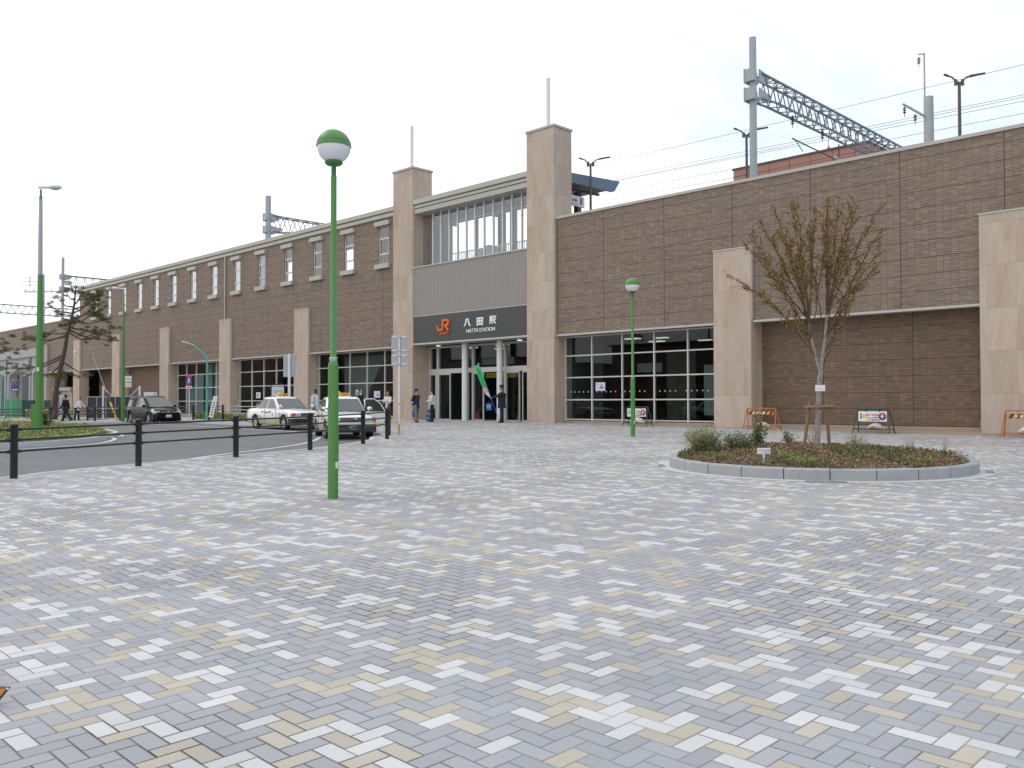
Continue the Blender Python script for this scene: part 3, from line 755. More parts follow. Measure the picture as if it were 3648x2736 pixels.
# interior of the ground floor
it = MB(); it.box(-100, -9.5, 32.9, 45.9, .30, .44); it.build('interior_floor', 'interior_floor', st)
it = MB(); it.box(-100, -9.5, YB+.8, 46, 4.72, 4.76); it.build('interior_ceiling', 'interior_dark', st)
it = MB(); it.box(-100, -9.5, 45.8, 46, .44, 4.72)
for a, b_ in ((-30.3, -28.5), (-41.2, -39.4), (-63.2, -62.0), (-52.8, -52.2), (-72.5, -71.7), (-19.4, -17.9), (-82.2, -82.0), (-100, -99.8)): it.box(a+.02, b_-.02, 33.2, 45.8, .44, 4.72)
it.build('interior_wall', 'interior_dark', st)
# pale partitions and notice boards glimpsed through the glass
for (x0, x1, y, z0, z1, mt) in ((-27.9, -27.3, 34.0, .5, 4.7, 'interior_brown'), (-24.2, -22.6, 35, .7, 3.9, 'interior_brown'), (-21.9, -20.9, 34.6, .9, 3.2, 'interior_wall'), (-20.5, -19.7, 34.4, .9, 3.2, 'interior_wall'),
        (-69.6, -68.0, 33.0, .5, 3.9, 'blind_pale'), (-67.6, -66.5, 33.0, .5, 4.6, 'blind_pale'), (-66.1, -64.9, 33.0, .5, 4.6, 'blind_pale'), (-64.3, -63.5, 33.0, .5, 2.7, 'blind_pale'), (-70.9, -69.9, 33.1, .5, 2.6, 'cyan_panel'),
        (-46.2, -44.9, 36, .6, 2.9, 'red_panel'), (-44.5, -43.6, 35, 1.8, 2.9, 'interior_wall'), (-60.2, -58.9, 33.4, .6, 1.5, 'cyan_panel')):
    q_ = MB(); q_.box(x0, x1, y, y+.05, z0, z1); q_.build('interior_board', mt, st)
sr = MB(); sr.prism([(-50.1, .5), (-48.6, .5), (-45.5, 4.6), (-50.1, 4.6)], (0, 34.4, 0), (1, 0, 0), (0, 0, 1), (0, 1.8, 0)); sr.build('stair_flight', 'ceiling_grey', st)
for (x, y, lx_, ly_) in ((-37.6, 34.6, .9, .14), (-36.9, 36.4, .9, .14), (-34.6, 34.2, .8, .14), (-34.4, 36.6, .8, .14), (-32.0, 35.0, .8, .16), (-26.6, 35.5, .8, .2), (-26.9, 38, .8, .2), (-25.2, 36, .7, .16), (-24.6, 39, .7, .16), (-22.3, 38.5, .5, .12)):
    q_ = MB(); q_.box(x-lx_/2, x+lx_/2, y-ly_, y+ly_, 4.66, 4.70); q_.build('ceiling_light', 'lit_panel', st)
for (x, y) in ((-38.0, 32.45), (-31.6, 32.5)):
    q_ = MB(); q_.cyl((x, y, 4.70), (x, y, 4.715), .13); q_.build('downlight', 'lit_spot', st)
# entrance glazing
YD = 33.03
f_ = MB(); 
for x, wd in ((E0+.03, .06), (-38.66, .15), (-36.15, .05), (-35.68, .12), (-33.15, .14), (-30.36, .06)): f_.box(x-wd/2, x+wd/2, YD-.09, YD+.09, .46, 4.72)
f_.box(E0, E1, YD-.11, YD+.11, 3.16, 3.42); f_.box(E0, E1, YD-.08, YD+.08, 4.62, 4.72)
fo = f_.build('entrance_frame', 'frame_metal', st)
for a, b_ in ((-39.3, -38.74), (-38.58, -36.18), (-36.12, -35.75), (-35.6, -33.23), (-33.07, -30.4)):
    p_ = MB(); p_.box(a, b_, YD-.006, YD+.006, 3.44, 4.6); p_.build('pane', 'window_glass', fo)
for a, b_ in ((-39.3, -38.74), (-38.52, -37.5), (-35.6, -34.75), (-33.03, -32.0), (-31.8, -30.4)):
    dm = MB(); dm.box(a, a+.05, YD-.14, YD-.06, .47, 3.15).box(b_-.05, b_, YD-.14, YD-.06, .47, 3.15).box(a+.05, b_-.05, YD-.13, YD-.07, 3.07, 3.15).box(a+.05, b_-.05, YD-.13, YD-.07, .47, .56)
    do = dm.build('sliding_door', 'frame_metal', st)
    p_ = MB(); p_.box(a+.05, b_-.05, YD-.106, YD-.094, .56, 3.07); p_.build('pane', 'window_glass', do)
for x in (-35.82, -33.07):
    c_ = MB(); c_.cyl((x, 32.5, .4), (x, 32.5, 4.76), .165, n=24); c_.build('column', 'white_metal', st)
m_ = MB(); m_.box(E0, E1, D+.12, 33.2, 4.76, 4.79); m_.build('soffit', 'ceiling_grey', st)
# hanging direction signs inside
q_ = MB(); q_.box(-37.8, -35.2, 36.0, 36.08, 2.95, 3.25); ys = q_.build('hanging_sign', 'yellow_sign', st)
textmesh('西', (-36.7, 35.995, 3.10), ux, uz, .2, .2, .006, .02, 'lettering', 'black_ink', ys)
q_ = MB(); q_.box(-37.7, -37.0, 35.99, 35.998, 3.09, 3.12).box(-36.4, -36.0, 35.99, 35.998, 3.09, 3.12); q_.build('arrow', 'red_ink', ys)
q_ = MB(); q_.box(-36.05, -34.2, 34.0, 34.06, 3.62, 3.97).box(-33.95, -33.5, 34, 34.06, 3.6, 3.98); q_.build('hanging_sign', 'interior_wall', st)
q_ = MB(); q_.box(-26.7, -25.2, 36, 36.06, 3.0, 3.45); hs = q_.build('hanging_sign', 'blind_grey', st)
# dots on the right glazing
for k_ in range(31):
    if k_ % 6 == 5: continue
    x = -28.1+k_*.277
    MB().cyl((x, YW-.012, 2.0), (x, YW-.008, 2.0), .028, n=8).build('glass_sticker', 'white_paper', st)
# far left bays: open car park portal
MB().box(-92.0, -87.8, 33.6, 33.7, -.3, 4.72).build('portal_wall', 'recess_tile', st); MB().box(-100, -83.8, 37, 37.1, -.3, 4.72).build('portal_wall', 'interior_dark', st)
q_ = MB(); q_.box(-98.9, -95.9, 32.3, 33.8, -.3, 2.75); q_.build('porch', 'sandstone', st)
q_ = MB(); q_.box(-100.6, -95.4, 32.0, 33.9, 2.75, 3.1).box(-97.4, -96.7, 33.0, 33.4, 3.1, 4.7); q_.build('porch_canopy', 'concrete', st)

# posters stuck to the glass
def poster(x0, x1, z0, z1, y, mat, lab, extra):
    e_ = empty('poster', ((x0+x1)/2, y, z0), lab, 'poster', 'posters on the station glass')
    b_ = MB(); b_.box(x0, x1, y-.01, y, z0, z1); b_.build('sheet', mat, e_)
    for (a, c, d, f, mt) in extra:
        W_, H_ = x1-x0, z1-z0
        g = MB(); g.box(x0+a*W_, x0+c*W_, y-.016, y-.011, z0+d*H_, z0+f*H_); g.build('print', mt, e_)
YP = YW-.07
poster(-26.47, -25.89, 2.04, 2.44, YP, 'pink_paper', 'pink poster with blue drawing on the glazing right of the entrance', [(.42, .85, .25, .5, 'blue_ink'), (.55, .66, .5, .8, 'blue_ink'), (.1, .18, .7, .85, 'red_ink')])
poster(-58.41, -57.8, 1.83, 2.24, YP, 'white_paper', 'pale notice low on the glass behind the left taxi', [(.12, .45, .2, .8, 'cyan_panel'), (.55, .85, .65, .72, 'black_ink'), (.55, .85, .45, .52, 'black_ink'), (.55, .85, .25, .32, 'black_ink')])
poster(-45.95, -45.35, 1.86, 2.30, YP, 'white_paper', 'white and blue notice on glass above the right taxi', [(.1, .45, .25, .8, 'blue_ink'), (.55, .9, .68, .74, 'black_ink'), (.55, .9, .5, .56, 'black_ink'), (.55, .9, .3, .36, 'black_ink')])
poster(-44.03, -43.42, 1.79, 2.2, YP, 'pink_paper', 'pink poster with blue drawing on the glass left of the left tower', [(.42, .85, .25, .5, 'blue_ink'), (.55, .66, .5, .8, 'blue_ink')])

# ================================================================== viaduct on the far left and deck behind
vd = empty('railway_viaduct', (-112, 32, 0), 'grey concrete railway viaduct with arched frames beyond the station', 'viaduct')
q_ = MB(); q_.box(-160, -103.2, 31.75, 33, 6.66, 7.55); q_.build('edge_beam', 'concrete', vd)
q_ = MB(); q_.box(-210, 16, 38.4, 64, 8.1, 8.9); q_.build('deck', 'concrete', vd)
def archframe(x0, x1, ztop, spring, wd=.9, n=10):
    # portal between column centres x0,x1 with haunched arch
    pts = [(x0, -.4), (x0, ztop), (x1, ztop), (x1, -.4), (x1-wd/2, -.4), (x1-wd/2, spring)]
    xa, xb = x0+wd/2, x1-wd/2
    for k_ in range(n+1):
        t_ = k_/n; a = math.pi*t_
        pts.append(((xa+xb)/2+(xb-xa)/2*math.cos(a), spring+.75*math.sin(a)**.7 if 0 < t_ < 1 else spring))
    pts += [(xa, -.4)]
    return pts
ax = [-138, -128.5, -119.0, -116.6+.0, -108.2, -100.0]
for a, b_ in ((-134, -126), (-125.5, -117.3), (-116.6, -108.2), (-107.7, -103.4)):
    q_ = MB(); q_.prism(archframe(a, b_, 6.66, 4.35), (0, 32.0, 0), (1, 0, 0), (0, 0, 1), (0, .9, 0)); q_.build('arch_frame', 'concrete', vd)
q_ = MB(); q_.box(-114.8, -108.2, 31.8, 32.02, 5.2, 6.3); q_.build('bracket_panel', 'concrete', vd)
q_ = MB(); q_.box(-160, -103, 37.5, 37.9, -.4, 6.7); q_.build('inner_wall', 'interior_dark', vd)
for x in (-134, -125.5, -116.6, -107.6):
    q_ = MB(); q_.box(x-.5, x+.5, 36, 37, -.4, 6.7); q_.build('column', 'concrete', vd)
# distant red tiled block
rb = empty('tiled_building', (-33, 72, .5), 'red brown tiled building rising behind the catenary gantry', 'building')
q_ = MB(); q_.box(-41.1, -28.9, 70, 80, 0, 22.35); q_.build('wall', 'rust_tile', rb)
q_ = MB(); q_.box(-41.2, -28.8, 69.9, 80.1, 22.35, 22.5); q_.build('parapet', 'dark_roof', rb)
q_ = MB()
for k_ in range(6): q_.box(-41.12, -28.92, 69.985, 69.99, 16.0+k_*1.15, 16.03+k_*1.15)
for k_ in range(6): q_.box(-39.5+k_*1.9, -39.46+k_*1.9, 69.985, 69.992, 12, 22.3)
q_.build('panel_joint', 'dark_roof', rb)
q_ = MB(); q_.lathe([(.75, 22.5), (.55, 22.8), (.12, 23.4), (.0, 23.6)], (-33.4, 72.6, 0), 4); q_.cyl((-33.4, 72.6, 23.3), (-33.4, 72.6, 24.3), .03, n=6); q_.build('spire', 'rust_tile', rb)
# ================================================================== catenary gantries on the viaduct
def gantry(name, x, y0, y1, zt, zb, ztop, label, zbase=8.9, rmast=.17, hmast='mast_paint'):
    e_ = empty(name, (x, y0, zbase), label, 'gantry', 'catenary gantries over the tracks')
    q_ = MB(); q_.cyl((x, y0, zbase), (x, y0, ztop), rmast*1.08, rmast, n=20); q_.build('mast', hmast, e_)
    q_ = MB()
    for z in (zt-.15, zb+.05):
        q_.box(x-.26, x+.26, y0-.34, y0-.1, z-.3, z+.3); q_.box(x-.3, x-.24, y0-.36, y0+.5, z-.34, z+.34)
        q_.lathe([(rmast+.05, -.12), (rmast+.05, .12)], (x, y0, z), 20)
        q_.prism([(y0+.1, z-.3), (y0+.1, z+.32), (y0+1.2, z+.16), (y0+.7, z-.3)], (x-.3, 0, 0), (0, 1, 0), (0, 0, 1), (.05, 0, 0))
        q_.prism([(y0+.1, z-.3), (y0+.1, z+.32), (y0+1.2, z+.16), (y0+.7, z-.3)], (x+.25, 0, 0), (0, 1, 0), (0, 0, 1), (.05, 0, 0))
    q_.build('clamp', hmast, e_)
    q_ = MB(); ws = .32
    for sx_ in (-ws, ws):
        q_.bar((x+sx_, y0+.3, zt), (x+sx_, y1, zt), .09, .09); q_.bar((x+sx_, y0+1.8, zb), (x+sx_, y1, zb), .09, .09)
        q_.bar((x+sx_, y0+.3, zb-.12), (x+sx_, y0+1.8, zb), .08, .08)
    n = int((y1-y0)/1.0); 
    for k_ in range(n):
        ya = y0+.6+k_*1.0; yb = ya+.5
        for sx_ in (-ws, ws):
            q_.bar((x+sx_, ya, zt), (x+sx_, yb, zb), .04, .045); q_.bar((x+sx_, yb, zb), (x+sx_, ya+1., zt), .04, .045)
        q_.bar((x-ws, ya, zt), (x+ws, yb, zt), .04, .04); q_.bar((x+ws, yb, zt), (x-ws, ya+1, zt), .04, .04); q_.bar((x-ws, yb, zb), (x+ws, ya+1, zb), .04, .04); q_.bar((x-ws, ya, zt), (x+ws, ya, zt), .04, .04)
    q_.build('truss_beam', 'steel_blue', e_)
    q_ = MB()
    q_.cyl((x, y1, zbase), (x, y1, zt+.6), rmast, n=12); q_.build('far_mast', hmast, e_)
    for yy_ in (y0+4.0, y0+7.4):
        q_ = MB()
        for k_ in range(4): q_.lathe([(.03, 0), (.11, .03), (.03, .07)], (x, yy_, zb-.18-k_*.1), 10)
        q_.cyl((x, yy_, zb-.65), (x, yy_, zb), .02, n=6); q_.build('insulator', 'dark_iron', e_)
    return e_
g1 = gantry('catenary_gantry', -21.25, 38.05, 58.5, 17.37, 16.27, 19.1, 'blue grey catenary gantry on a thick mast above the right wing')
q_ = MB(); q_.bar((-21.25, 42.0, 15.05), (-21.25, 50.3, 14.9), .05, .05).bar((-21.25, 42.2, 15.1), (-21.25, 43.2, 14.6), .03, .03).bar((-21.25, 47.5, 15.9), (-21.25, 47.5, 14.6), .05, .05)
q_.build('bracket_arm', 'dark_iron', g1)
q_ = MB(); q_.cyl((-21.25, 46.9, 15.02), (-21.25, 47.6, 15.0), .11, n=10); q_.cyl((-21.25, 48.0, 15.0), (-21.25, 48.9, 14.98), .11, n=10); q_.build('insulator', 'galvanized', g1)
gantry('catenary_gantry', -66.7, 38.05, 58, 17.35, 16.1, 19.0, 'catenary gantry with pale mast above the left wing windows', hmast='galvanized', rmast=.24)
gantry('catenary_gantry', -116.4, 38.05, 58, 17.35, 15.6, 19.6, 'catenary gantry behind the pine at the far end of the station')
gantry('catenary_gantry', -150.0, 36.0, 60, 16.6, 15.3, 15.6, 'faint distant catenary gantry at the left edge', rmast=.2)
# far mast with cross arm
e_ = empty('catenary_mast', (-13.15, 38, 8.9), 'short concrete catenary mast with cross arm beside the tall platform lamp', 'mast')
q_ = MB(); q_.cyl((-13.15, 38, 8.9), (-13.15, 38, 14.2), .22, .19, n=16); q_.build('pole', 'galvanized', e_)
q_ = MB(); q_.cyl((-13.3, 38, 14.1), (-13.3, 38, 16.1), .035, n=6).bar((-13.3, 38, 16.05), (-13.55, 38, 16.1), .05, .05).bar((-13.15, 38, 13.3), (-13.9, 37.2, 13.9), .07, .07); q_.build('cross_arm', 'galvanized', e_)
for (a, b_, z) in ((-13.85, 37.25, 13.8), (-13.55, 37.6, 13.5), (-13.52, 38, 16.0)):
    q_ = MB()
    for k_ in range(3): q_.lathe([(.02, 0), (.08, .03), (.02, .07)], (a, b_, z-.12-k_*.09), 8)
    q_.cyl((a, b_, z-.45), (a, b_, z), .015, n=5); q_.build('insulator', 'dark_iron', e_)
# catenary wires
for (xa, za, xb, zb, yy_) in ((-60, 15.9, 16, 14.35, 42), (-60, 15.2, 16, 13.75, 42.6), (-56, 16.2, 16, 15.65, 41.0), (-56, 14.5, 16, 13.2, 42.2), (-56, 15.4, 16, 14.25, 41.6), (-56, 15.6, 16, 14.0, 41.9), (-160, 16.2, -60, 15.9, 42)):
    q_ = MB(); pts = []
    for k_ in range(13):
        t_ = k_/12; pts.append((xa+(xb-xa)*t_, yy_, za+(zb-za)*t_-.25*math.sin(math.pi*t_)))
    o = MB().tube(pts, .010, 5).build('overhead_wire', 'dark_iron'); wi_ = globals().get('wi_', -1)+1; tag(o, ['second lowest thin railway wire above the right wing', 'faint middle railway wire passing behind the gantry mast', 'topmost thin railway wire crossing high above the right wing', 'lowest thin railway wire just above the right wing coping', 'upper of the paired railway wires right of the gantry', 'lower of the paired railway wires right of the gantry', 'thin railway wire beyond the left wing between the far gantries'][wi_], 'wire', 'overhead wires')
# platform lamps
def platlamp(x, y, z0, z1, label, s=1.):
    e_ = empty('platform_lamp', (x, y, z0), label, 'lamp', 'platform lamps above the parapet')
    q_ = MB(); q_.cyl((x, y, z0), (x, y, z1), .075, .06, n=10); q_.build('pole', 'brown_metal', e_)
    for sg_, L in ((-1, .62), (1, 1.05)):
        dx, dy = .711*sg_, .703*sg_
        q_ = MB(); q_.box(x+dx*.14-.05, x+dx*.14+.05, y+dy*.14-.05, y+dy*.14+.05, z1-.12, z1+.12)
        q_.tube([(x, y, z1), (x+dx*.14, y+dy*.14, z1+.02), (x+dx*.2, y+dy*.2, z1+.12), (x+dx*.3, y+dy*.3, z1+.22), (x+dx*.5, y+dy*.5, z1+.28)], .035, 7)
        q_.tube([(x+dx*.45, y+dy*.45, z1+.27), (x+dx*L, y+dy*L, z1+.27+.1*L)], [.05, .045], 8)
        q_.build('lamp_arm', 'brown_metal', e_)
platlamp(-29.7, 36, 8.9, 14.2, 'slim dark platform lamp beside the platform roof')
platlamp(-21.7, 38.2, 8.9, 14.5, 'slim dark platform lamp in front of the thick gantry mast')
platlamp(-11.95, 38, 8.9, 14.5, 'slim dark platform lamp at the right above the wall')
# platform roof
e_ = empty('platform_roof', (-32, 36, 9), 'blue grey platform canopy edge behind the right tower', 'canopy')
q_ = MB(); q_.prism([(33.6, 13.02), (33.6, 13.5), (38.95, 13.84), (38.45, 13.2), (37.6, 13.15)], (-30.0, 0, 0), (0, 1, 0), (0, 0, 1), (-.25, 0, 0)); q_.build('fascia', 'canopy_blue', e_)
q_ = MB(); q_.prism([(33.6, 13.1), (33.6, 13.25), (38.5, 13.5), (38.4, 13.3)], (-30.3, 0, 0), (0, 1, 0), (0, 0, 1), (-30, 0, 0)); q_.build('roof_deck', 'brown_metal', e_)
q_ = MB()
for k_ in range(6): q_.bar((-31-k_*4.0, 33.8, 13.0), (-31-k_*4.0, 38.3, 13.15), .1, .14)
q_.build('rafter', 'brown_metal', e_)
for k_ in range(4):
    q_ = MB(); q_.box(-31.4-k_*6, -31.1-k_*6, 36.6, 36.9, 8.9, 13.05); q_.build('post', 'brown_metal', e_)
e_ = empty('platform_sign', (-30.6, 36.2, 12.1), 'white platform direction board reading 1 under the platform roof', 'sign')
q_ = MB(); q_.box(-30.62, -30.5, 34.0, 36.45, 12.05, 12.6); q_.build('board', 'white_paper', e_)
for (bd, y, wd, hh, mt) in (('名古屋', 34.4, .5, .17, 'black_ink'), ('市 松阪方面', 35.35, .9, .17, 'black_ink'), ('1', 36.15, .12, .34, 'black_ink')):
    textmesh(bd, (-30.495, y, 12.34), (0, 1, 0), (0, 0, 1), hh, wd, .006, .01, 'lettering', mt, e_)
q_ = MB(); q_.box(-30.5, -30.492, 34.2, 35.9, 12.12, 12.16); q_.build('stripe', 'red_ink', e_)

# ================================================================== globe lamps
def globelamp(x, y, label):
    z = G(x, y)
    e_ = empty('globe_lamp', (x, y, z), label, 'street lamp', 'green globe lamps')
    q_ = MB(); q_.lathe([(.076, -.1), (.076, 1.88), (.074, 1.95), (.062, 1.99), (.045, 2.01), (.043, 4.72)], (x, y, z), 22); q_.build('pole', 'lamp_green', e_)
    q_ = MB(); q_.lathe([(.05, 2.0), (.056, 2.01), (.056, 2.06), (.046, 2.065)], (x, y, z), 18)
    for k_ in range(4):
        a = k_*math.pi/2+.4; q_.ball((x+.062*math.cos(a), y+.062*math.sin(a), z+2.05), .012, n=6, m_=4)
    q_.build('collar', 'galvanized', e_)
    q_ = MB(); q_.lathe([(.036, 4.70), (.036, 4.86), (.05, 4.88), (.11, 4.89), (.135, 4.92), (.12, 4.945)], (x, y, z), 22); q_.build('globe_holder', 'lamp_green_dark', e_)
    q_ = MB(); pr_ = [(.245*math.sin(math.pi*k_/24), 5.155-.245*math.cos(math.pi*k_/24)) for k_ in range(4, 15)]; q_.lathe(pr_, (x, y, z), 32); q_.build('globe', 'lamp_globe', e_)
    q_ = MB(); pr_ = [(.256, 5.15)]+[(.256*math.cos(a), 5.155+.252*math.sin(a)) for a in [R(d) for d in range(0, 91, 6)]]; q_.lathe([(.235, 5.15)]+pr_, (x, y, z), 32)
    q_.build('hood', 'lamp_green', e_)
    q_ = MB(); q_.lathe([(.2475, 5.213), (.2505, 5.2155), (.2475, 5.218)], (x, y, z), 40); q_.build('hood_seam', 'dark_green_paint', e_)
    # inspection door with rounded frame
    dv = Vector((.711*.55-.5*.70, .703*.55-.83*.71, 0)).normalized(); dv = Vector((-x, -y, 0)).normalized(); sd = Vector((-dv.y, dv.x, 0)); dv = (dv*.72+sd*.70).normalized(); sd = Vector((-dv.y, dv.x, 0))
    q_ = MB(); c = Vector((x, y, z))+dv*.066; q_.obox(c+Vector((0, 0, .82)), sd*.042, dv*.014, Vector((0, 0, .27))); q_.build('inspection_door', 'lamp_green', e_, bevel=.012)
    q_ = MB(); q_.obox(c+dv*.008+Vector((0, 0, .49)), sd*.022, dv*.003, Vector((0, 0, .045))); q_.build('sticker', 'white_metal', e_)
    return e_
globelamp(-10.86, 7.26, 'tall green globe lamp in the foreground')
globelamp(-18.03, 24.06, 'smaller looking green globe lamp in front of the large window')
def cobra(x, y, h, label, dv, rb, arm, name='street_lamp'):
    z = G(x, y)-.02; e_ = empty(name, (x, y, z), label, 'street lamp', 'tall lamps with flat heads')
    q_ = MB(); q_.lathe([(rb, 0), (rb*.92, h*.25), (rb*.72, h*.55), (rb*.45, h*.97), (rb*.3, h*.975), (rb*.3, h)], (x, y, z), 18); q_.build('pole', ['lamp_green'], e_)
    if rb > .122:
        q_ = MB(); q_.lathe([(rb*.645+.002, h*.655), (rb*.50+.006, h*.86), (rb*.455+.002, h*.96)], (x, y, z), 18); q_.build('pole_top_glare', 'galvanized', e_)  # grey sleeve over the green pole paints its washed-out glare against the sky
    d = Vector((dv[0], dv[1], 0)).normalized(); sd = Vector((-d.y, d.x, 0)); c = Vector((x, y, z+h+.08))
    q_ = MB(); q_.tube([c-d*.08, c+d*.28, c+d*.34], [.05, .055, .07], 12); 
    rot = Matrix((d, sd, Vector((0, 0, 1)))).transposed()
    q_.ball(c+d*.52+Vector((0, 0, .0)), 1., n=18, m_=10, sc_=(.24, .15, .09), rot=rot)
    q_.build('lamp_head', 'white_metal', e_)
    q_ = MB(); q_.ball(c+d*.52+Vector((0, 0, -.025)), 1., n=16, m_=8, sc_=(.19, .12, .09), rot=rot); q_.build('lens', 'lens_clear', e_)
    return e_
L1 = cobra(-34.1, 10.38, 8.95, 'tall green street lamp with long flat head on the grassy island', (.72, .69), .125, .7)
z = G(-34.1, 10.38)
q_ = MB(); q_.box(-.16, .10, -.12, .12, .1, 1.22); o = q_.build('switch_box', 'lamp_green', L1, local=True, bevel=.01); o.location = (-.045, -.045, 0); o.rotation_euler = (0, 0, R(45))
q_ = MB(); q_.obox((-33.98, 10.3, z+2.45), (.03, .03, 0), (.005, -.005, 0), (0, 0, .07)); q_.build('number_plate', 'white_metal', L1)
cobra(-57.3, 22.4, 8.45, 'tall green street lamp beside the black minivan', (-.2, -.98), .12, .5)
# small teal lamps
def teal(x, y, h, dv, arm, label):
    z = G(x, y); e_ = empty('teal_lamp', (x, y, z), label, 'street lamp', 'slim teal lamps')
    d = Vector((dv[0], dv[1], 0)).normalized(); p = Vector((x, y, z))
    q_ = MB(); q_.tube([p, p+Vector((0, 0, h-.1)), p+Vector((0, 0, h))+d*.1, p+Vector((0, 0, h+arm*.38))+d*arm*.55], [.07, .05, .05, .045], 10); q_.build('pole', 'teal_paint', e_)
    q_ = MB(); q_.tube([p+Vector((0, 0, h+arm*.38))+d*arm*.52, p+Vector((0, 0, h+arm*.52))+d*arm], [.05, .08], 10); q_.build('lamp_head', 'galvanized', e_)
teal(-49.0, 24.0, 3.9, (-.72, -.69), 1.5, 'slim teal lamp with a bent arm beside the left glazed bay')
teal(-95.5, 25.7, 3.9, (.72, .7), 1.6, 'slim teal lamp at the far left edge')
teal(-96.5, 27.5, 3.9, (.7, .7), .8, 'slim teal lamp before the concrete arches')
# utility pole
x, y = -78.15, 24.0; z = G(x, y)
e_ = empty('utility_pole', (x, y, z), 'dark utility pole with cross arms behind the tall green lamp', 'utility pole')
q_ = MB(); q_.cyl((x, y, z), (x, y, 12.1), .19, .13, n=14); q_.build('pole', 'galvanized', e_)
q_ = MB(); q_.bar((x-1.1, y-1.1, 10.65), (x+1.05, y+1.05, 10.65), .09, .09); q_.bar((x-.75, y-.75, 11.9), (x-.75, y-.75, 11.1), .06, .06)
for zz in (11.8, 11.5, 11.2): q_.bar((x-1.2, y-1.2, zz), (x-.3, y-.3, zz), .04, .04)
q_.build('cross_arm', 'galvanized', e_)
for k_ in (-1., -.55, .5, .95):
    q_ = MB(); q_.lathe([(.03, 0), (.07, .05), (.03, .1), (.06, .15), (.02, .2)], (x+k_, y+k_, 10.7), 8); q_.build('insulator', 'white_metal', e_)
q_ = MB()
for k_ in range(14): q_.bar((x-.16, y-.16, 8+k_*.28), (x+.16, y+.16, 8+k_*.28), .025, .025)
q_.build('step_bolt', 'dark_iron', e_)

# ================================================================== rail fences
def bollard_fence(pts, H_, label, rad=.066, railr=.021, zoff=0., group=None, name='rail_fence', mat='black_bronze', skip=()):
    x, y = pts[0]; e_ = empty(name, (x, y, G(x, y)+zoff), label, 'fence', group)
    P = [Vector((a, b_, G(a, b_)+zoff)) for a, b_ in pts]
    for k_, p in enumerate(P):
        if k_ in skip: continue
        q_ = MB(); q_.lathe([(rad, -.05), (rad, H_-.05), (rad*1.12, H_-.045), (rad*1.15, H_-.03), (rad*.95, H_-.008), (rad*.5, H_), (0, H_+.002)], p, 18)
        for hz_ in (.89, .70, .49):
            for oth in (k_-1, k_+1):
                if 0 <= oth < len(P):
                    d = (P[oth]-p).normalized(); c = p+Vector((0, 0, H_*hz_))
                    q_.tube([c+d*(rad*.6), c+d*(rad+.05), c+d*(rad+.11)], [railr*1.9, railr*1.7, railr*1.05], 8)
        q_.build('post', mat, e_)
    for a, b_ in zip(P, P[1:]):
        for hz_ in (.89, .70, .49):
            q_ = MB(); q_.cyl(a+Vector((0, 0, H_*hz_)), b_+Vector((0, 0, H_*hz_)), railr, n=10, caps=False); q_.build('rail', mat, e_)
    return e_
bollard_fence([(-16.9, 2.3), (-17.89, 5.03), (-18.89, 7.72), (-19.71, 10.4), (-20.56, 13.01), (-21.79, 15.63), (-23.45, 17.79), (-25.4, 19.35)], 1.01, 'black three rail fence with capped posts along the taxi bay kerb')
# far side fences
bollard_fence([(-47.6, 24.3), (-50.8, 25.0), (-53.7, 25.4), (-56.5, 25.3)], .98, 'black rail fence between the minivan and the left taxi', railr=.028)
bollard_fence([(-40.0, 24.1), (-43.3, 24.1), (-45.5, 24.1), (-47.6, 24.3)], .98, 'low rail fence behind the left taxi', railr=.024, skip=(3,), mat='galvanized')
bollard_fence([(-60.1, 23.3), (-61.35, 22.15), (-63.3, 20.0), (-66.1, 17.2), (-69.2, 14.3)], 1.0, 'black rail fence along the far kerb in front of the walker', railr=.032)
bollard_fence([(-61.0, 23.9), (-64.0, 22.6), (-67.4, 20.2), (-71.5, 18.2), (-75.5, 15.5)], 1.0, 'black rail fence standing farther back by the pine', railr=.032)

# ================================================================== signs
def signpost(x, y, h, label, plates, dv, r_=.035, mats=('white_metal',), name='sign_post', cat='sign', group=None):
    z = G(x, y); e_ = empty(name, (x, y, z), label, cat, group)
    q_ = MB(); q_.cyl((x, y, z), (x, y, z+h), r_, n=12); q_.build('pole', mats[0], e_)
    return e_
ru = Vector((.711, .703, 0)); rf = Vector((.703, -.711, 0))   # sideways and towards the plaza
x, y = -25.45, 19.85; z = G(x, y)
e_ = signpost(x, y, 3.62, 'back of a grey double plate sign on a white and yellow post', None, None, .032)
q_ = MB(); q_.cyl((x, y, z), (x, y, z+.39), .036, n=14).cyl((x, y, z+1.09), (x, y, z+1.14), .036, n=14); q_.build('yellow_band', 'amber_paint', e_)
p = Vector((x, y, 0))
for (za, zb) in ((3.0, 3.66), (2.5, 2.97)):
    q_ = MB(); q_.obox(p-rf*.05+Vector((0, 0, z+(za+zb)/2)), ru*.29, rf*.008, Vector((0, 0, (zb-za)/2))); q_.build('sign_plate', 'galvanized', e_, bevel=.02)
    q_ = MB()
    for zz in (za+.08, zb-.08): q_.obox(p-rf*.03+Vector((0, 0, z+zz)), ru*.26, rf*.012, Vector((0, 0, .02)))
    q_.build('stiffener', 'white_metal', e_)
    q_ = MB()
    for zz in (za+.08, zb-.08): q_.obox(p+Vector((0, 0, z+zz)), ru*.05, rf*.04, Vector((0, 0, .02)))
    q_.build('clamp', 'galvanized', e_)
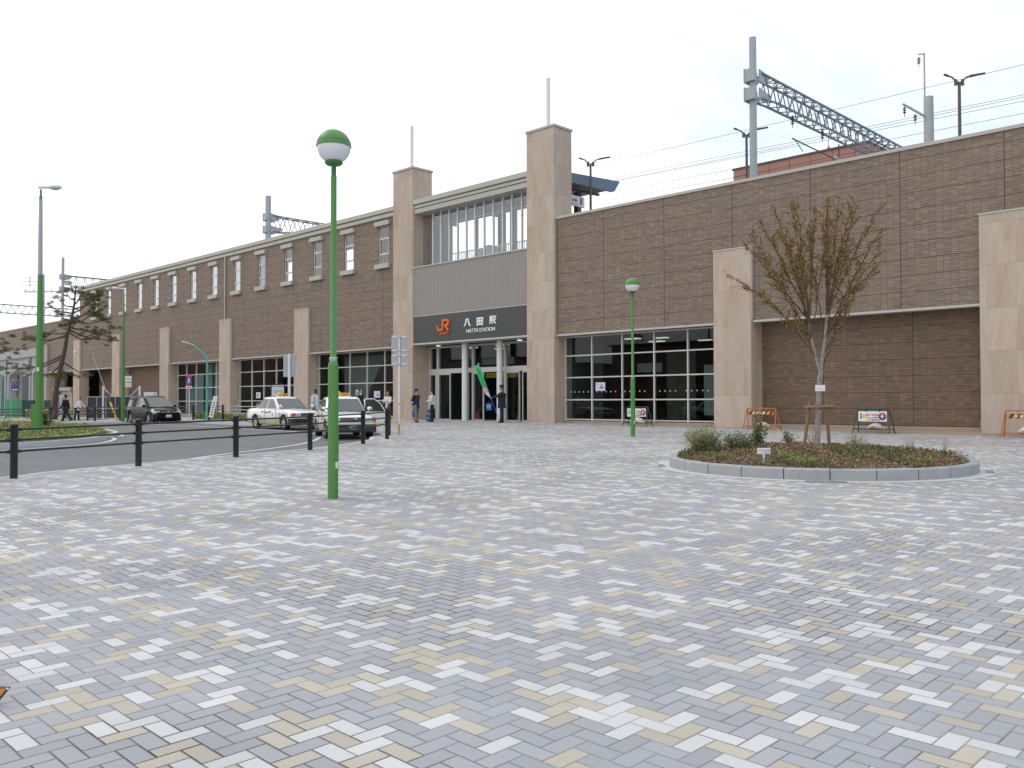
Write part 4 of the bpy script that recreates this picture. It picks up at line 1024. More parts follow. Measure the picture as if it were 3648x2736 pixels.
# bus stop style plates by second lamp
x, y = -58.45, 22.8; z = G(x, y); p = Vector((x, y, z))
e_ = signpost(x, y, 3.0, 'white double plate sign on a white post by the far lamp', None, None, .045)
for (za, zb) in ((2.55, 2.95), (2.2, 2.5)):
    q_ = MB(); q_.obox(p-rf*.06+Vector((.2, .2, (za+zb)/2)), ru*.3, rf*.01, Vector((0, 0, (zb-za)/2))); q_.build('sign_plate', 'white_metal', e_)
    q_ = MB(); q_.obox(p-rf*.045+Vector((.2, .2, (za+zb)/2)), ru*.28, rf*.006, Vector((0, 0, .015))); q_.build('stiffener', 'galvanized', e_)
# bicycle / pedestrian sign
x, y = -52.6, 24.6; z = G(x, y); p = Vector((x, y, z))
e_ = signpost(x, y, 2.75, 'small purple and red pictogram sign on a slim white post', None, None, .035)
q_ = MB(); q_.obox(p+rf*.045+Vector((0, 0, 2.5)), ru*.19, rf*.008, Vector((0, 0, .32))); q_.build('sign_plate', 'purple_sign', e_)
q_ = MB(); q_.obox(p+rf*.056+Vector((0, 0, 2.73)), ru*.19, rf*.003, Vector((0, 0, .05))).obox(p+rf*.056-ru*.1+Vector((0, 0, 2.28)), ru*.07, rf*.003, Vector((0, 0, .1))); q_.build('red_patch', 'red_ink', e_)
q_ = MB(); c = p+rf*.058+Vector((0, 0, 2.5)); q_.ball(c+Vector((0, 0, .13)), .04, n=8, m_=5); q_.obox(c, ru*.035, rf*.004, Vector((0, 0, .09))); q_.obox(c+Vector((0, 0, .03)), ru*.09, rf*.004, Vector((0, 0, .015))); q_.obox(c+Vector((0, 0, -.12)), ru*.08, rf*.004, Vector((0, 0, .02))); q_.build('pictogram', 'white_letter', e_)
q_ = MB(); q_.obox(p+rf*.045+Vector((0, 0, 2.06)), ru*.19, rf*.008, Vector((0, 0, .08))); q_.build('sub_plate', 'white_metal', e_)
q_ = MB(); q_.obox(p+rf*.056+Vector((0, 0, 2.06)), ru*.11, rf*.003, Vector((0, 0, .02))); q_.build('bar_mark', 'black_ink', e_)
# tilted white notice by fence
x, y = -48.4, 24.1; z = G(x, y); e_ = empty('leaning_board', (x, y, z+.3), 'narrow white board leaning to the right at the rail fence', 'sign')
c = Vector((x, y, z+.85)); tv = (Vector((0, 0, .62))+ru*.14)
q_ = MB(); q_.obox(c, ru*.13, rf*.012, tv); q_.build('board', 'white_paper', e_)
q_ = MB()
for k_ in range(5): q_.obox(c+rf*.016+tv*(-.5+k_*.22), ru*.05, rf*.003, Vector((0, 0, .03)))
q_.build('lettering', 'black_ink', e_)
q_ = MB(); q_.obox(c+rf*.016-tv*.75-ru*.0, ru*.07, rf*.004, Vector((0, 0, .04))); q_.build('red_mark', 'red_ink', e_)
# station name notice stand behind left taxi
x, y = -41.7, 24.4; z = G(x, y); p = Vector((x, y, z))
e_ = empty('notice_stand', (x, y, z), 'black framed stand holding a pale board with blue characters behind the left taxi', 'sign')
q_ = MB()
for s_ in (-.36, .36): q_.bar(p+ru*s_, p+ru*s_+Vector((0, 0, 2.05)), .05, .05)
q_.bar(p-ru*.36+Vector((0, 0, 2.05)), p+ru*.36+Vector((0, 0, 2.05)), .05, .05); q_.build('frame', 'dark_iron', e_)
q_ = MB(); q_.obox(p+rf*.02+Vector((0, 0, 1.62)), ru*.32, rf*.012, Vector((0, 0, .32))); q_.build('board', 'cloth_pale', e_)
textmesh('八田町', p+rf*.033+Vector((0, 0, 1.66)), ru, (0, 0, 1), .15, .5, .004, .01, 'lettering', 'blue_ink', e_)
# pole with tall grey back plate
x, y = -39.9, 24.0; z = G(x, y); p = Vector((x, y, z))
e_ = signpost(x, y, 3.6, 'tall grey plate seen from behind on a white pole above the left taxi', None, None, .07)
q_ = MB(); q_.obox(p-rf*.1+Vector((0, 0, 2.98)), ru*.33, rf*.02, Vector((0, 0, .56))); q_.build('sign_plate', 'galvanized', e_)
# blue arched sign far left
x, y = -92.6, 26.1; z = G(x, y); p = Vector((x, y, z))
e_ = empty('blue_sign', (x, y, z), 'blue round topped sign with white emblem on a grey post', 'sign')
q_ = MB(); q_.tube([p-ru*.4, p-ru*.4+Vector((0, 0, 3.3)), p-ru*.15+Vector((0, 0, 3.65)), p+ru*.15+Vector((0, 0, 3.65))], .045, 8); q_.build('pole', 'galvanized', e_)
pl_ = [(-.33, 0), (.33, 0), (.33, .65)]+[(.33*math.cos(a), .65+.3*math.sin(a)) for a in [R(d) for d in range(15, 180, 15)]]+[(-.33, .65)]
q_ = MB(); q_.prism(pl_, p+Vector((0, 0, 2.6)), ru, (0, 0, 1), rf*.03); q_.build('plate', 'purple_sign', e_)
q_ = MB(); 
for k_ in range(8): q_.ball(p+rf*.035+ru*.16*math.cos(k_*math.pi/4)+Vector((0, 0, 3.22+.17*math.sin(k_*math.pi/4))), .04, n=6, m_=4)
q_.obox(p+rf*.033+Vector((0, 0, 2.75)), ru*.24, rf*.003, Vector((0, 0, .05))); q_.build('emblem', 'white_letter', e_)

# ================================================================== A-frame barriers
def abarrier(x, y, wd, h, frame, label, board, bagmat, baglab, ang=0., group=None):
    z = G(x, y); e_ = empty('barrier', (x, y, z), label, 'barrier', group, rz=ang)
    r_ = .021
    q_ = MB(); hw = wd/2
    for sy_ in (-1, 1):
        q_.tube([(-hw-.05, sy_*.24, .0), (-hw+.05, sy_*.02, h-.02), (-hw+.07, sy_*.02, h), (hw-.07, sy_*.02, h), (hw-.05, sy_*.02, h-.02), (hw+.05, sy_*.24, 0)], r_, 8)
        q_.cyl((-hw-.03, sy_*.2, .14), (hw+.03, sy_*.2, .14), r_*.8, n=8)
    for sx_ in (-1, 1): q_.cyl((sx_*(hw+.03), -.2, .15), (sx_*(hw+.03), .2, .15), r_*.7, n=6)
    q_.build('frame', frame, e_, local=True)
    if board == 'stripe':
        q_ = MB(); q_.box(-hw+.12, hw-.10, -.075, -.063, h-.25, h-.10); bo = q_.build('board', 'orange_band', e_, local=True)
        q_ = MB(); n = 5; L = wd-.22
        for k_ in range(n):
            a = -hw+.12+L*k_/n; q_.prism([(a+.02, h-.25), (a+.11, h-.25), (min(a+.2, hw-.1), h-.10), (a+.11, h-.10)], (0, -.0755, 0), (1, 0, 0), (0, 0, 1), (0, -.004, 0))
        q_.build('black_stripe', 'black_ink', bo, local=True)
        textmesh('安全★第一' if False else '安全十第一', (0, -.081, h-.175), (1, 0, 0), (0, 0, 1), .085, L*.62, .003, .02, 'lettering', 'white_letter', bo, local=True, spacing=1.3)
        q_ = MB(); q_.box(-.26, -.24, -.07, -.05, h-.1, h).box(.24, .26, -.07, -.05, h-.1, h); q_.build('hanger', frame, e_, local=True)
    else:
        q_ = MB(); q_.box(-hw+.10, hw-.10, -.085, -.07, h-.42, h-.06); bo = q_.build('board', 'white_paper', e_, local=True)
        textmesh('自転車・原付放置禁止', (.03, -.086, h-.19), (1, 0, 0), (0, 0, 1), .07, .52, .003, .012, 'lettering', 'red_ink', bo, local=True)
        textmesh('中川土木事務所', (.03, -.086, h-.285), (1, 0, 0), (0, 0, 1), .055, .46, .003, .006, 'lettering', 'black_ink', bo, local=True)
        textmesh('中川警察署', (.03, -.086, h-.365), (1, 0, 0), (0, 0, 1), .055, .46, .003, .006, 'lettering', 'black_ink', bo, local=True)
        q_ = MB(); q_.lathe([(.0, 0), (.135, 0), (.135, .006), (0, .006)], (hw-.25, -.086, h-.24), 20, axis=(0, -1, 0)); q_.build('prohibition_disc', 'red_ink', bo, local=True)
        q_ = MB(); q_.lathe([(.0, 0), (.095, 0), (.095, .003), (0, .003)], (hw-.25, -.0925, h-.24), 20, axis=(0, -1, 0)); q_.build('disc_field', 'purple_sign', bo, local=True)
        q_ = MB(); q_.box(hw-.31, hw-.19, -.1, -.096, h-.26, h-.22).box(hw-.27, hw-.23, -.1, -.096, h-.31, h-.17); q_.build('disc_mark', 'white_letter', bo, local=True)
        q_ = MB(); q_.ball((-hw+.2, -.088, h-.17), .045, n=8, m_=5, sc_=(1, .12, 1)); q_.build('figure_head', 'skin', bo, local=True)
        q_ = MB(); q_.box(-hw+.17, -hw+.23, -.092, -.087, h-.33, h-.22); q_.build('figure_body', 'blue_ink', bo, local=True)
        q_ = MB(); q_.prism([(-hw+.24, h-.28), (-hw+.38, h-.31), (-hw+.38, h-.16), (-hw+.24, h-.19)], (0, -.0865, 0), (1, 0, 0), (0, 0, 1), (0, -.004, 0)); q_.build('megaphone_mark', 'yellow_sign', bo, local=True)
        q_ = MB(); q_.box(-.24, -.21, -.1, -.02, h-.08, h+.01).box(.24, .27, -.1, -.02, h-.08, h+.01); q_.build('hanger', 'dark_iron', e_, local=True)
    # sandbag lying over the lower bar
    bx, by, bs_ = baglab[1]
    random.seed(int(x*100)); q_ = MB(); n, m2 = 16, 10; vs = []; fs = []
    for a in range(m2+1):
        ph = math.pi*a/m2
        for q in range(n):
            th = 2*math.pi*q/n; rr_ = 1+random.uniform(-.08, .08)
            vx_, vy_, vz_ = math.sin(ph)*math.cos(th), math.sin(ph)*math.sin(th), -math.cos(ph)
            sgn = lambda v_, p_: math.copysign(abs(v_)**p_, v_)
            vs.append((bx+sgn(vx_, .75)*bs_*.30*rr_, by+vy_*bs_*.22*rr_, .19+.09*bs_*(sgn(vz_, .8)*rr_+1)-.10*bs_*abs(vx_)))
    for a in range(m2):
        for q in range(n): i0, i1 = a*n+q, a*n+(q+1) % n; fs.append((i0, i1, i1+n, i0+n))
    q_.add(vs, fs, 0, True)
    q_.tube([(bx+bs_*.27, by, .2), (bx+bs_*.36, by-.02, .17)], [.04*bs_, .015], 8)
    b0 = empty('sandbag', (x, y, z), baglab[0], 'sandbag', 'sandbags on the barriers', rz=ang); q_.build('sack', bagmat, b0, local=True)
    return e_
abarrier(-17.05, 31.0, 1.28, .84, 'orange_paint', 'orange barrier with black striped band in front of the sandstone pillar', 'stripe', 'sack_cream', ('cream sandbag on the orange barrier by the pillar', (.1, -.12, .8)), R(2))
abarrier(-12.75, 31.1, 1.22, .84, 'dark_green_paint', 'dark green barrier with white bicycle notice by the dark tiled recess', 'notice', 'sack_pink', ('pink sandbag on the green barrier by the tiled recess', (.12, -.1, .95)), R(-2))
abarrier(-7.85, 30.9, 1.3, .86, 'orange_paint', 'orange barrier with black striped band cut by the right edge', 'stripe', 'sack_cream', ('cream sandbag on the orange barrier at the right edge', (.15, -.12, 1.25)), R(3))
abarrier(-23.2, 31.3, 1.2, .84, 'dark_green_paint', 'dark green barrier with white bicycle notice in front of the large window', 'notice', 'sack_cream', ('crumpled cream sandbag under the notice by the large window', (.05, -.1, 1.15)), R(0))
# can on ledge
e_ = empty('drink_can', (-9.62, 32.15, .62), 'small green can on the stone ledge beside the right pillar', 'can')
q_ = MB(); q_.lathe([(0, 0), (.05, 0), (.055, .01), (.055, .19), (.03, .24), (.025, .26), (0, .26)], (-9.62, 32.42, .62), 12); q_.build('body', 'can_green', e_)
# cones inside
for (x, y, lab) in ((-37.1, 34.7, 'red traffic cone inside the middle entrance door'), (-35.1, 36.0, 'red traffic cone inside the right entrance door')):
    e_ = empty('traffic_cone', (x, y, .45), lab, 'cone', 'cones inside the entrance')
    q_ = MB(); q_.lathe([(.17, .03), (.16, .05), (.04, .68), (.0, .69)], (x, y, .45), 16); q_.build('cone', 'cone_red', e_)
    q_ = MB(); q_.box(x-.2, x+.2, y-.2, y+.2, .45, .48); q_.build('base', 'cone_red', e_)
# corner of a board at the left foot of the picture
x, y = -4.84, 1.352; z = G(x, y); e_ = empty('floor_board', (x, y, z), 'corner of an orange board with black edge standing at the lower left', 'board')
p = Vector((x, y, z)); p0 = p
q_ = MB(); q_.prism([(-.5, 0), (-.085, 0), (-.01, .088), (-.5, .088)], p0, ru, (0, 0, 1), rf*-.012); q_.build('face', 'orange_band', e_)
q_ = MB(); q_.prism([(-.085, 0), (-.075, 0), (0, .09), (-.01, .09)], p0+rf*.003, ru, (0, 0, 1), rf*-.018).prism([(-.5, .088), (-.01, .088), (0, .091), (-.5, .091)], p0+rf*.003, ru, (0, 0, 1), rf*-.018); q_.build('edge', 'dark_iron', e_)
q_ = MB(); q_.obox(p0+Vector((0, 0, .086))-ru*.008+rf*.004, ru*.005, rf*.003, Vector((0, 0, .004))); q_.build('clip', 'white_metal', e_)

# ================================================================== far left bits
e_ = empty('hoarding', (-97.5, 27.3, 0), 'bright green construction hoarding below the concrete arches', 'hoarding')
q_ = MB(); q_.obox((-97.5, 27.35, .85), (.72*.85, .69*.85, 0), (.02, -.02, 0), (0, 0, 1.02)); q_.build('panel', 'fence_green', e_)
q_ = MB(); 
for s_ in (-.85, 0, .85): q_.bar((-97.5+.72*s_+.03, 27.35+.69*s_-.03, -.1), (-97.5+.72*s_+.03, 27.35+.69*s_-.03, 1.9), .05, .05)
q_.bar((-98.11, 26.73, .9), (-96.85, 27.9, .9), .03, .03); q_.build('post', 'teal_paint', e_)
e_ = empty('mesh_fence', (-95.3, 28.6, 0), 'dark green netted fence right of the bright hoarding', 'fence')
q_ = MB(); q_.obox((-95.6, 28.9, .8), (1.0, .96, 0), (.015, -.015, 0), (0, 0, .95)); q_.build('net', 'dark_green_paint', e_)
q_ = MB()
for s_ in (-1, -.2, .5, 1): q_.bar((-95.6+1.0*s_+.03, 28.9+.96*s_-.03, -.1), (-95.6+s_+.03, 28.9+.96*s_-.03, 1.82), .04, .04)
q_.build('post', 'dark_iron', e_)
YB_ = [(-79.9, 23.4), (-72.4, 22.6), (-73.1, 24.3), (-70.5, 23.6), (-69.9, 23.5), (-69.4, 23.4)]
proto = None
for k_, (x, y) in enumerate(YB_):
    if proto is None:
        z = G(x, y); proto = empty('guard_bollard', (x, y, z), 'teal bollard with yellow cap', 'bollard', 'teal bollards with yellow caps')
        q_ = MB(); q_.cyl((x, y, z), (x, y, z+.62), .07, n=10); q_.build('post', 'teal_paint', proto)
        q_ = MB(); q_.cyl((x, y, z+.62), (x, y, z+.80), .12, n=12); q_.ball((x, y, z+.80), .12, n=12, m_=6); q_.build('cap', 'yellow_paint', proto)
        proto['label'] = 'yellow capped teal bollard left of the utility pole'
    else:
        c = copy_tree(proto); c.location = (x, y, G(x, y)); c['label'] = ['', 'yellow capped teal bollard left of the walking man', 'yellow capped teal bollard right of the walking man', 'leftmost yellow capped teal bollard of the three before the gate', 'middle yellow capped teal bollard of the three before the gate', 'rightmost yellow capped teal bollard of the three before the gate'][k_]
random.seed(4)
e_ = empty('rock', (-79.0, 24.2, G(-79, 24.2)), 'brown rounded boulder on the dry grass', 'rock')
q_ = MB(); q_.ball((-79.0, 23.95, G(-79, 24.2)+.42), .75, n=14, m_=9, sc_=(1.1, .9, .95)); q_.v = [(a+random.uniform(-.06, .06), b_+random.uniform(-.06, .06), c+random.uniform(-.06, .06)) for a, b_, c in q_.v]; q_.build('stone', 'rough_rock', e_)
# cabinet
x, y = -78.4, 25.9; z = G(x, y); p = Vector((x, y, z)); e_ = empty('control_cabinet', (x, y, z), 'pale upright control cabinet behind the walking man', 'cabinet')
q_ = MB(); q_.obox(p+Vector((0, 0, 1.25)), ru*.33, rf*.2, Vector((0, 0, .7))); q_.build('housing', 'white_metal', e_, bevel=.02)
q_ = MB(); q_.obox(p+rf*.205+Vector((0, 0, 1.3)), ru*.24, rf*.006, Vector((0, 0, .55))); q_.build('door', 'cyan_panel', e_)
q_ = MB(); q_.obox(p+Vector((0, 0, .3)), ru*.08, rf*.08, Vector((0, 0, .3))); q_.build('stand', 'dark_iron', e_)
# blue machine at the far pillar
x, y = -89.5, 29.5; z = G(x, y); p = Vector((x, y, z)); e_ = empty('vending_machine', (x, y, z), 'small grey and blue machine beside the far sandstone pillar', 'machine')
q_ = MB(); q_.obox(p+Vector((0, 0, 1.1)), ru*.36, rf*.3, Vector((0, 0, 1.1))); q_.build('housing', 'galvanized', e_)
q_ = MB(); q_.obox(p+rf*.305+Vector((0, 0, .9)), ru*.3, rf*.01, Vector((0, 0, .55))); q_.build('front', 'purple_sign', e_)
# swing gate
e_ = empty('steel_gate', (-64.5, 24.2, .25), 'pale steel tube gate with tall posts closing the far bay', 'gate')
A0, A1 = Vector((-67.4, 24.6, G(-67, 24.6))), Vector((-61.9, 27.4, G(-62, 27.4)))
A0, A1 = Vector((-66.6, 23.5, .25)), Vector((-63.4, 26.9, .28))
dv = (A1-A0)
q_ = MB()
for z in (.12, .85, 1.68): q_.bar(A0+Vector((0, 0, z)), A1+Vector((0, 0, z)), .06, .06)
for k_ in range(8): p = A0+dv*(k_/7); q_.bar(p+Vector((0, 0, .1)), p+Vector((0, 0, 1.68)), .05, .05)
q_.build('gate_leaf', 'galvanized', e_)
for k_ in (.24, .80):
    q_ = MB(); p = A0+dv*k_; q_.bar(p, p+Vector((0, 0, 2.45)), .1, .1); q_.bar(p+Vector((0, 0, 2.35)), p+dv.normalized()*(.7 if k_ < .5 else -.7)+Vector((0, 0, 1.7)), .03, .03); q_.build('gate_post', 'white_metal', e_)
q_ = MB(); q_.obox(A0+dv*.5+Vector((0, .04, .9)), dv*.5, (0.008, -.008, 0), (0, 0, .75)); q_.build('mesh_panel', 'dark_iron', e_)
# pole stay with guard
e_ = empty('guy_wire', (-59.9, 23.9, .3), 'slanting guy wire with black and yellow guard tube by the gate', 'guy wire')
a, b_ = Vector((-61.4, 23.6, .33)), Vector((-69.5, 24.5, 6.2))
q_ = MB(); q_.cyl(a, b_, .018, n=6); q_.build('wire', 'galvanized', e_)
d = (b_-a); q_ = MB(); q_.cyl(a, a+d*.2, .07, n=10); q_.build('guard_tube', 'amber_paint', e_)
q_ = MB(); q_.cyl(a+d*.2, a+d*.32, .065, n=10); q_.build('guard_cap', 'black_plastic', e_)
# kiosk board right of second lamp
x, y = -56.9, 24.0; z = G(x, y); p = Vector((x, y, z)); e_ = empty('notice_board', (x, y, z), 'white and yellow notice board standing behind the minivan', 'sign')
q_ = MB(); q_.obox(p+Vector((0, 0, 1.1)), ru*.42, rf*.03, Vector((0, 0, .75))); q_.build('board', 'white_metal', e_)
q_ = MB(); q_.obox(p+rf*.035-ru*.2+Vector((0, 0, 1.0)), ru*.1, rf*.004, Vector((0, 0, .35))).obox(p+rf*.035+ru*.3+Vector((0, 0, 1.65)), ru*.06, rf*.004, Vector((0, 0, .12))); q_.build('yellow_print', 'amber_paint', e_)
q_ = MB(); q_.obox(p+rf*.035-ru*.15+Vector((0, 0, .42)), ru*.16, rf*.004, Vector((0, 0, .08))); q_.build('red_print', 'red_panel', e_)
# wall lamp on the pillar
e_ = empty('wall_lamp', (-91.95, 31.6, 6.4), 'small white globe lamp on a far pillar', 'lamp')
q_ = MB(); q_.ball((-92.05, 31.3, 6.5), .16, n=10, m_=8); q_.build('globe', 'white_metal', e_)
# ================================================================== round planter
PC = Vector((-8.08, 16.87, 0)); PR = 2.9
e_ = empty('planter', (PC.x, PC.y, G(PC.x, PC.y)), 'round raised planter edged with grey granite blocks', 'planter')
NB = 24
random.seed(11)
for k_ in range(NB):
    a0, a1 = 2*math.pi*(k_+.012)/NB, 2*math.pi*(k_+.988)/NB; q_ = MB(); n = 5; vs = []
    for q in range(n+1):
        a = a0+(a1-a0)*q/n
        for (rr_, zz) in ((PR-.15, -.1), (PR, -.1), (PR+.006, .175), (PR-.015, .197), (PR-.135, .20), (PR-.15, .185)):
            rr2 = rr_+(random.uniform(-.006, .006) if zz > 0 else 0); x, y = PC.x+rr2*math.cos(a), PC.y+rr2*math.sin(a)
            vs.append((x, y, G(x, y)+zz+(random.uniform(-.004, .004) if zz > .1 else 0)))
    fs = []
    for q in range(n):
        for c in range(6): fs.append((q*6+c, (q+1)*6+c, (q+1)*6+(c+1) % 6, q*6+(c+1) % 6))
    fs += [tuple(range(6)), tuple(range(n*6, n*6+6))[::-1]]
    q_.add(vs, fs, 0); q_.build('kerb_stone', 'granite', e_)
def mound(x, y):
    r_ = math.hypot(x-PC.x, y-PC.y)/PR; return G(x, y)+.13+.18*max(0, 1-r_*r_)
q_ = MB(); vs = []; fs = []; n = 48
for a in range(9):
    for q in range(n):
        rr_ = (PR-.14)*a/8; th = 2*math.pi*q/n; x, y = PC.x+rr_*math.cos(th), PC.y+rr_*math.sin(th); vs.append((x, y, mound(x, y)+random.uniform(-.02, .02)))
for a in range(8):
    for q in range(n): fs.append((a*n+q, a*n+(q+1) % n, (a+1)*n+(q+1) % n, (a+1)*n+q))
q_.add(vs, fs, 0, True); q_.build('soil_bed', 'soil', e_)
# drainage slab ring and grates
o = slab('drain_ring', [(PC.x+(PR+.28)*math.cos(2*math.pi*k_/72), PC.y+(PR+.28)*math.sin(2*math.pi*k_/72)) for k_ in range(72)], .005, 0, 'kerb_concrete')
def grate(ang, lab):
    c = Vector((PC.x+(PR+.18)*math.cos(ang), PC.y+(PR+.18)*math.sin(ang), 0)); c.z = G(c.x, c.y)+.008
    e2 = empty('drain_grate', c, lab, 'drain', 'drain grates round the planter'); t_ = Vector((-math.sin(ang), math.cos(ang), 0)); n_ = Vector((math.cos(ang), math.sin(ang), 0))
    q_ = MB(); q_.obox(c, t_*.33, n_*.07, (0, 0, .003)); q_.build('cover', 'steel_blue', e2)
    q_ = MB()
    for k_ in range(9): q_.obox(c+t_*(-.29+k_*.0725)+Vector((0, 0, .004)), t_*.012, n_*.06, (0, 0, .002))
    q_.build('bars', 'galvanized', e2)
av = math.atan2(-PC.y, -PC.x)
grate(av+.05, 'drain grate at the front foot of the planter kerb'); grate(av-1.35, 'drain grate at the left foot of the planter kerb'); grate(av+1.45, 'drain grate at the right foot of the planter kerb')
# low reddish ground cover
random.seed(5)
q_ = MB(); cnt = 0
while cnt < 15000:
    a = random.uniform(0, 2*math.pi); rr_ = (PR-.17)*math.sqrt(random.random()); x, y = PC.x+rr_*math.cos(a), PC.y+rr_*math.sin(a)
    dens = .5+.5*math.sin(x*3.1+1.3)*math.cos(y*2.7)+.35*math.sin(x*7+y*5)
    if random.random() > .45+.55*dens: continue
    h = random.uniform(0, .13)*(.6+.5*dens)
    q_.leaf((x, y, mound(x, y)+h), (random.gauss(0, 1), random.gauss(0, 1), random.uniform(.1, 1.1)), random.uniform(.028, .062), .7); cnt += 1
tag(q_.build('ground_cover', 'groundcover_leaf'), kind='stuff')
q_ = MB()
for k_ in range(14000):
    a = random.uniform(0, 2*math.pi); rr_ = (PR-.17)*math.sqrt(random.random()); x, y = PC.x+rr_*math.cos(a), PC.y+rr_*math.sin(a)
    if math.sin(x*1.7+.5)+math.cos(y*2.3+x) < .55 and random.random() > .12: continue
    q_.leaf((x, y, mound(x, y)+random.uniform(0, .12)), (random.gauss(0, .7), random.gauss(0, .7), 1), random.uniform(.03, .08), .35)
tag(q_.build('weeds', 'shrub_leaf'), kind='stuff')
def shrub(x, y, w_, h, nst, nl, leafm, label, lsize=.035, group='shrubs in the round planter', stem='dry_stem', name='shrub', zf=None, spread=1., asp=.55):
    z = (zf or mound)(x, y); e_ = empty(name, (x, y, z), label, 'shrub', group)
    q_ = MB(); tips = []
    for k_ in range(nst):
        a = random.uniform(0, 2*math.pi); rr_ = w_*math.sqrt(random.random())*spread; hh = h*random.uniform(.6, 1.)*(1-.35*(rr_/w_)**2)
        bx, by = x+rr_*.35*math.cos(a), y+rr_*.35*math.sin(a); ex_, ey_ = x+rr_*math.cos(a), y+rr_*math.sin(a)
        pts = [(bx, by, z-.03), (bx+(ex_-bx)*.3, by+(ey_-by)*.3, z+hh*.45), (ex_, ey_, z+hh)]
        q_.tube(pts, [.006, .005, .002], 4, caps=False); tips.append(pts)
    q_.build('stems', stem, e_)
    q_ = MB()
    for k_ in range(nl):
        p = random.choice(tips); t_ = random.uniform(.25, 1.05); A, B, C = map(Vector, p)
        c = A.lerp(B, t_*2) if t_ < .5 else B.lerp(C, t_*2-1)
        c = c+Vector((random.gauss(0, 1), random.gauss(0, 1), random.gauss(0, .6)))*.035
        q_.leaf(c, (random.gauss(0, 1), random.gauss(0, 1), random.uniform(-.2, 1.)), lsize*random.uniform(.6, 1.3), asp)
    q_.build('foliage', leafm, e_); return e_
random.seed(21)
shrub(-10.02, 15.75, .46, .66, 110, 5200, 'light_shrub_leaf', 'wide feathery pale green shrub at the left end of the planter', .034)
shrub(-9.72, 15.55, .32, .42, 50, 2400, 'shrub_leaf', 'low dark green bush in front of the feathery shrub', .035)
shrub(-9.35, 16.1, .30, .5, 50, 2200, 'shrub_leaf', 'mid green bush at the right flank of the feathery shrub', .035)
shrub(-9.62, 17.35, .20, .74, 16, 620, 'shrub_leaf', 'tallest dark leafy shrub rising left of the white label', .06)
shrub(-9.2, 17.9, .16, .5, 12, 260, 'shrub_leaf', 'small dark leafy shrub right of the tallest shrub', .05)
shrub(-10.0, 16.6, .25, .5, 26, 240, 'dry_stem', 'sparse pinkish twiggy shrub behind the feathery shrub', .02)
shrub(-8.95, 18.5, .16, .55, 14, 120, 'dry_stem', 'sparse brown twigs left of the tree stakes', .022)
shrub(-7.75, 18.1, .24, .42, 24, 500, 'light_shrub_leaf', 'wispy green shrub right of the tree trunk', .03)
shrub(-6.9, 18.6, .12, .45, 8, 90, 'grass_leaf', 'thin weed tuft behind the middle of the planter', .03)
shrub(-6.3, 18.9, .12, .5, 7, 60, 'dry_stem', 'thin dry weed at the back of the planter', .02)
shrub(-7.75, 14.95, .2, .16, 20, 420, 'grass_leaf', 'bright green low tuft just right of the white label', .05)
shrub(-7.2, 14.75, .24, .2, 26, 700, 'grass_leaf', 'bright green grassy clump at the front kerb', .06, asp=.2)
shrub(-5.95, 16.2, .34, .15, 30, 600, 'grass_leaf', 'yellow green moss patch on the right half of the planter', .05, asp=.3)
shrub(-9.0, 14.9, .36, .12, 30, 700, 'grass_leaf', 'yellow green moss patch at the front left of the planter', .04, asp=.3)
# label sign
x, y = -7.99, 14.60; z = mound(x, y); p = Vector((x, y, z)); dv = Vector((-x, -y, 0)).normalized(); sd = Vector((-dv.y, dv.x, 0))
e_ = empty('plant_label', (x, y, z), 'small white plant label on a white stake in the planter', 'label')
q_ = MB(); q_.obox(p+Vector((0, 0, .06)), sd*.02, dv*.012, (0, 0, .13)); q_.build('stake', 'white_metal', e_)
q_ = MB(); q_.obox(p+Vector((0, 0, .235)), sd*.115, dv*.014, (0, 0, .055)); q_.build('plate', 'white_metal', e_, bevel=.004)
textmesh('ハナミズキの広場', p+dv*.016+Vector((0, 0, .25)), sd*1, (0, 0, 1), .03, .19, .002, 0, 'lettering', 'cloth_grey', e_)
textmesh('名古屋市緑政', p+dv*.016+sd*.04+Vector((0, 0, .207)), sd*1, (0, 0, 1), .018, .11, .002, 0, 'lettering', 'cloth_grey', e_)

# ================================================================== sapling
TB = Vector((-8.08, 16.95, mound(-8.08, 16.95)))
def scr(u, z, dpt=0.): # u metres right across the plaza view, z above base, dpt away
    return TB+Vector((.711, .703, 0))*u+Vector((-.703, .711, 0))*dpt+Vector((0, 0, z))
e_ = empty('sapling', TB, 'young tree with upswept bare limbs and sparse bronze leaves in the planter', 'tree')
random.seed(8)
q_ = MB()
q_.tube([scr(-.01, -.1), scr(-.005, .3), scr(.02, .9), scr(.05, 1.45), scr(.085, 1.62)], [.072, .058, .05, .048, .046], 12)
FK = scr(.075, 1.6)
q_.build('trunk', 'sapling_bark', e_)
limbs = MB(); twigs = MB(); leafpts = []
def limb(p0, p1, r0, r1, bow=.12, n=9, bark=None, lo=.0):
    p0, p1 = V3(p0), V3(p1); pts = []; rs = []; d = p1-p0
    for k_ in range(n+1):
        t_ = k_/n; p = p0+d*t_; sidev = Vector((d.x, d.y, 0))*(-bow*math.sin(math.pi*t_))*.9
        p = p+sidev+Vector((0, 0, bow*.4*math.sin(math.pi*t_)))+Vector((random.gauss(0, .012), random.gauss(0, .012), 0))*(1 if 0 < k_ < n else 0)
        pts.append(p); rs.append(r0+(r1-r0)*t_)
    (bark or twigs).tube(pts, rs, 7 if r0 > .015 else 5, caps=False); return pts
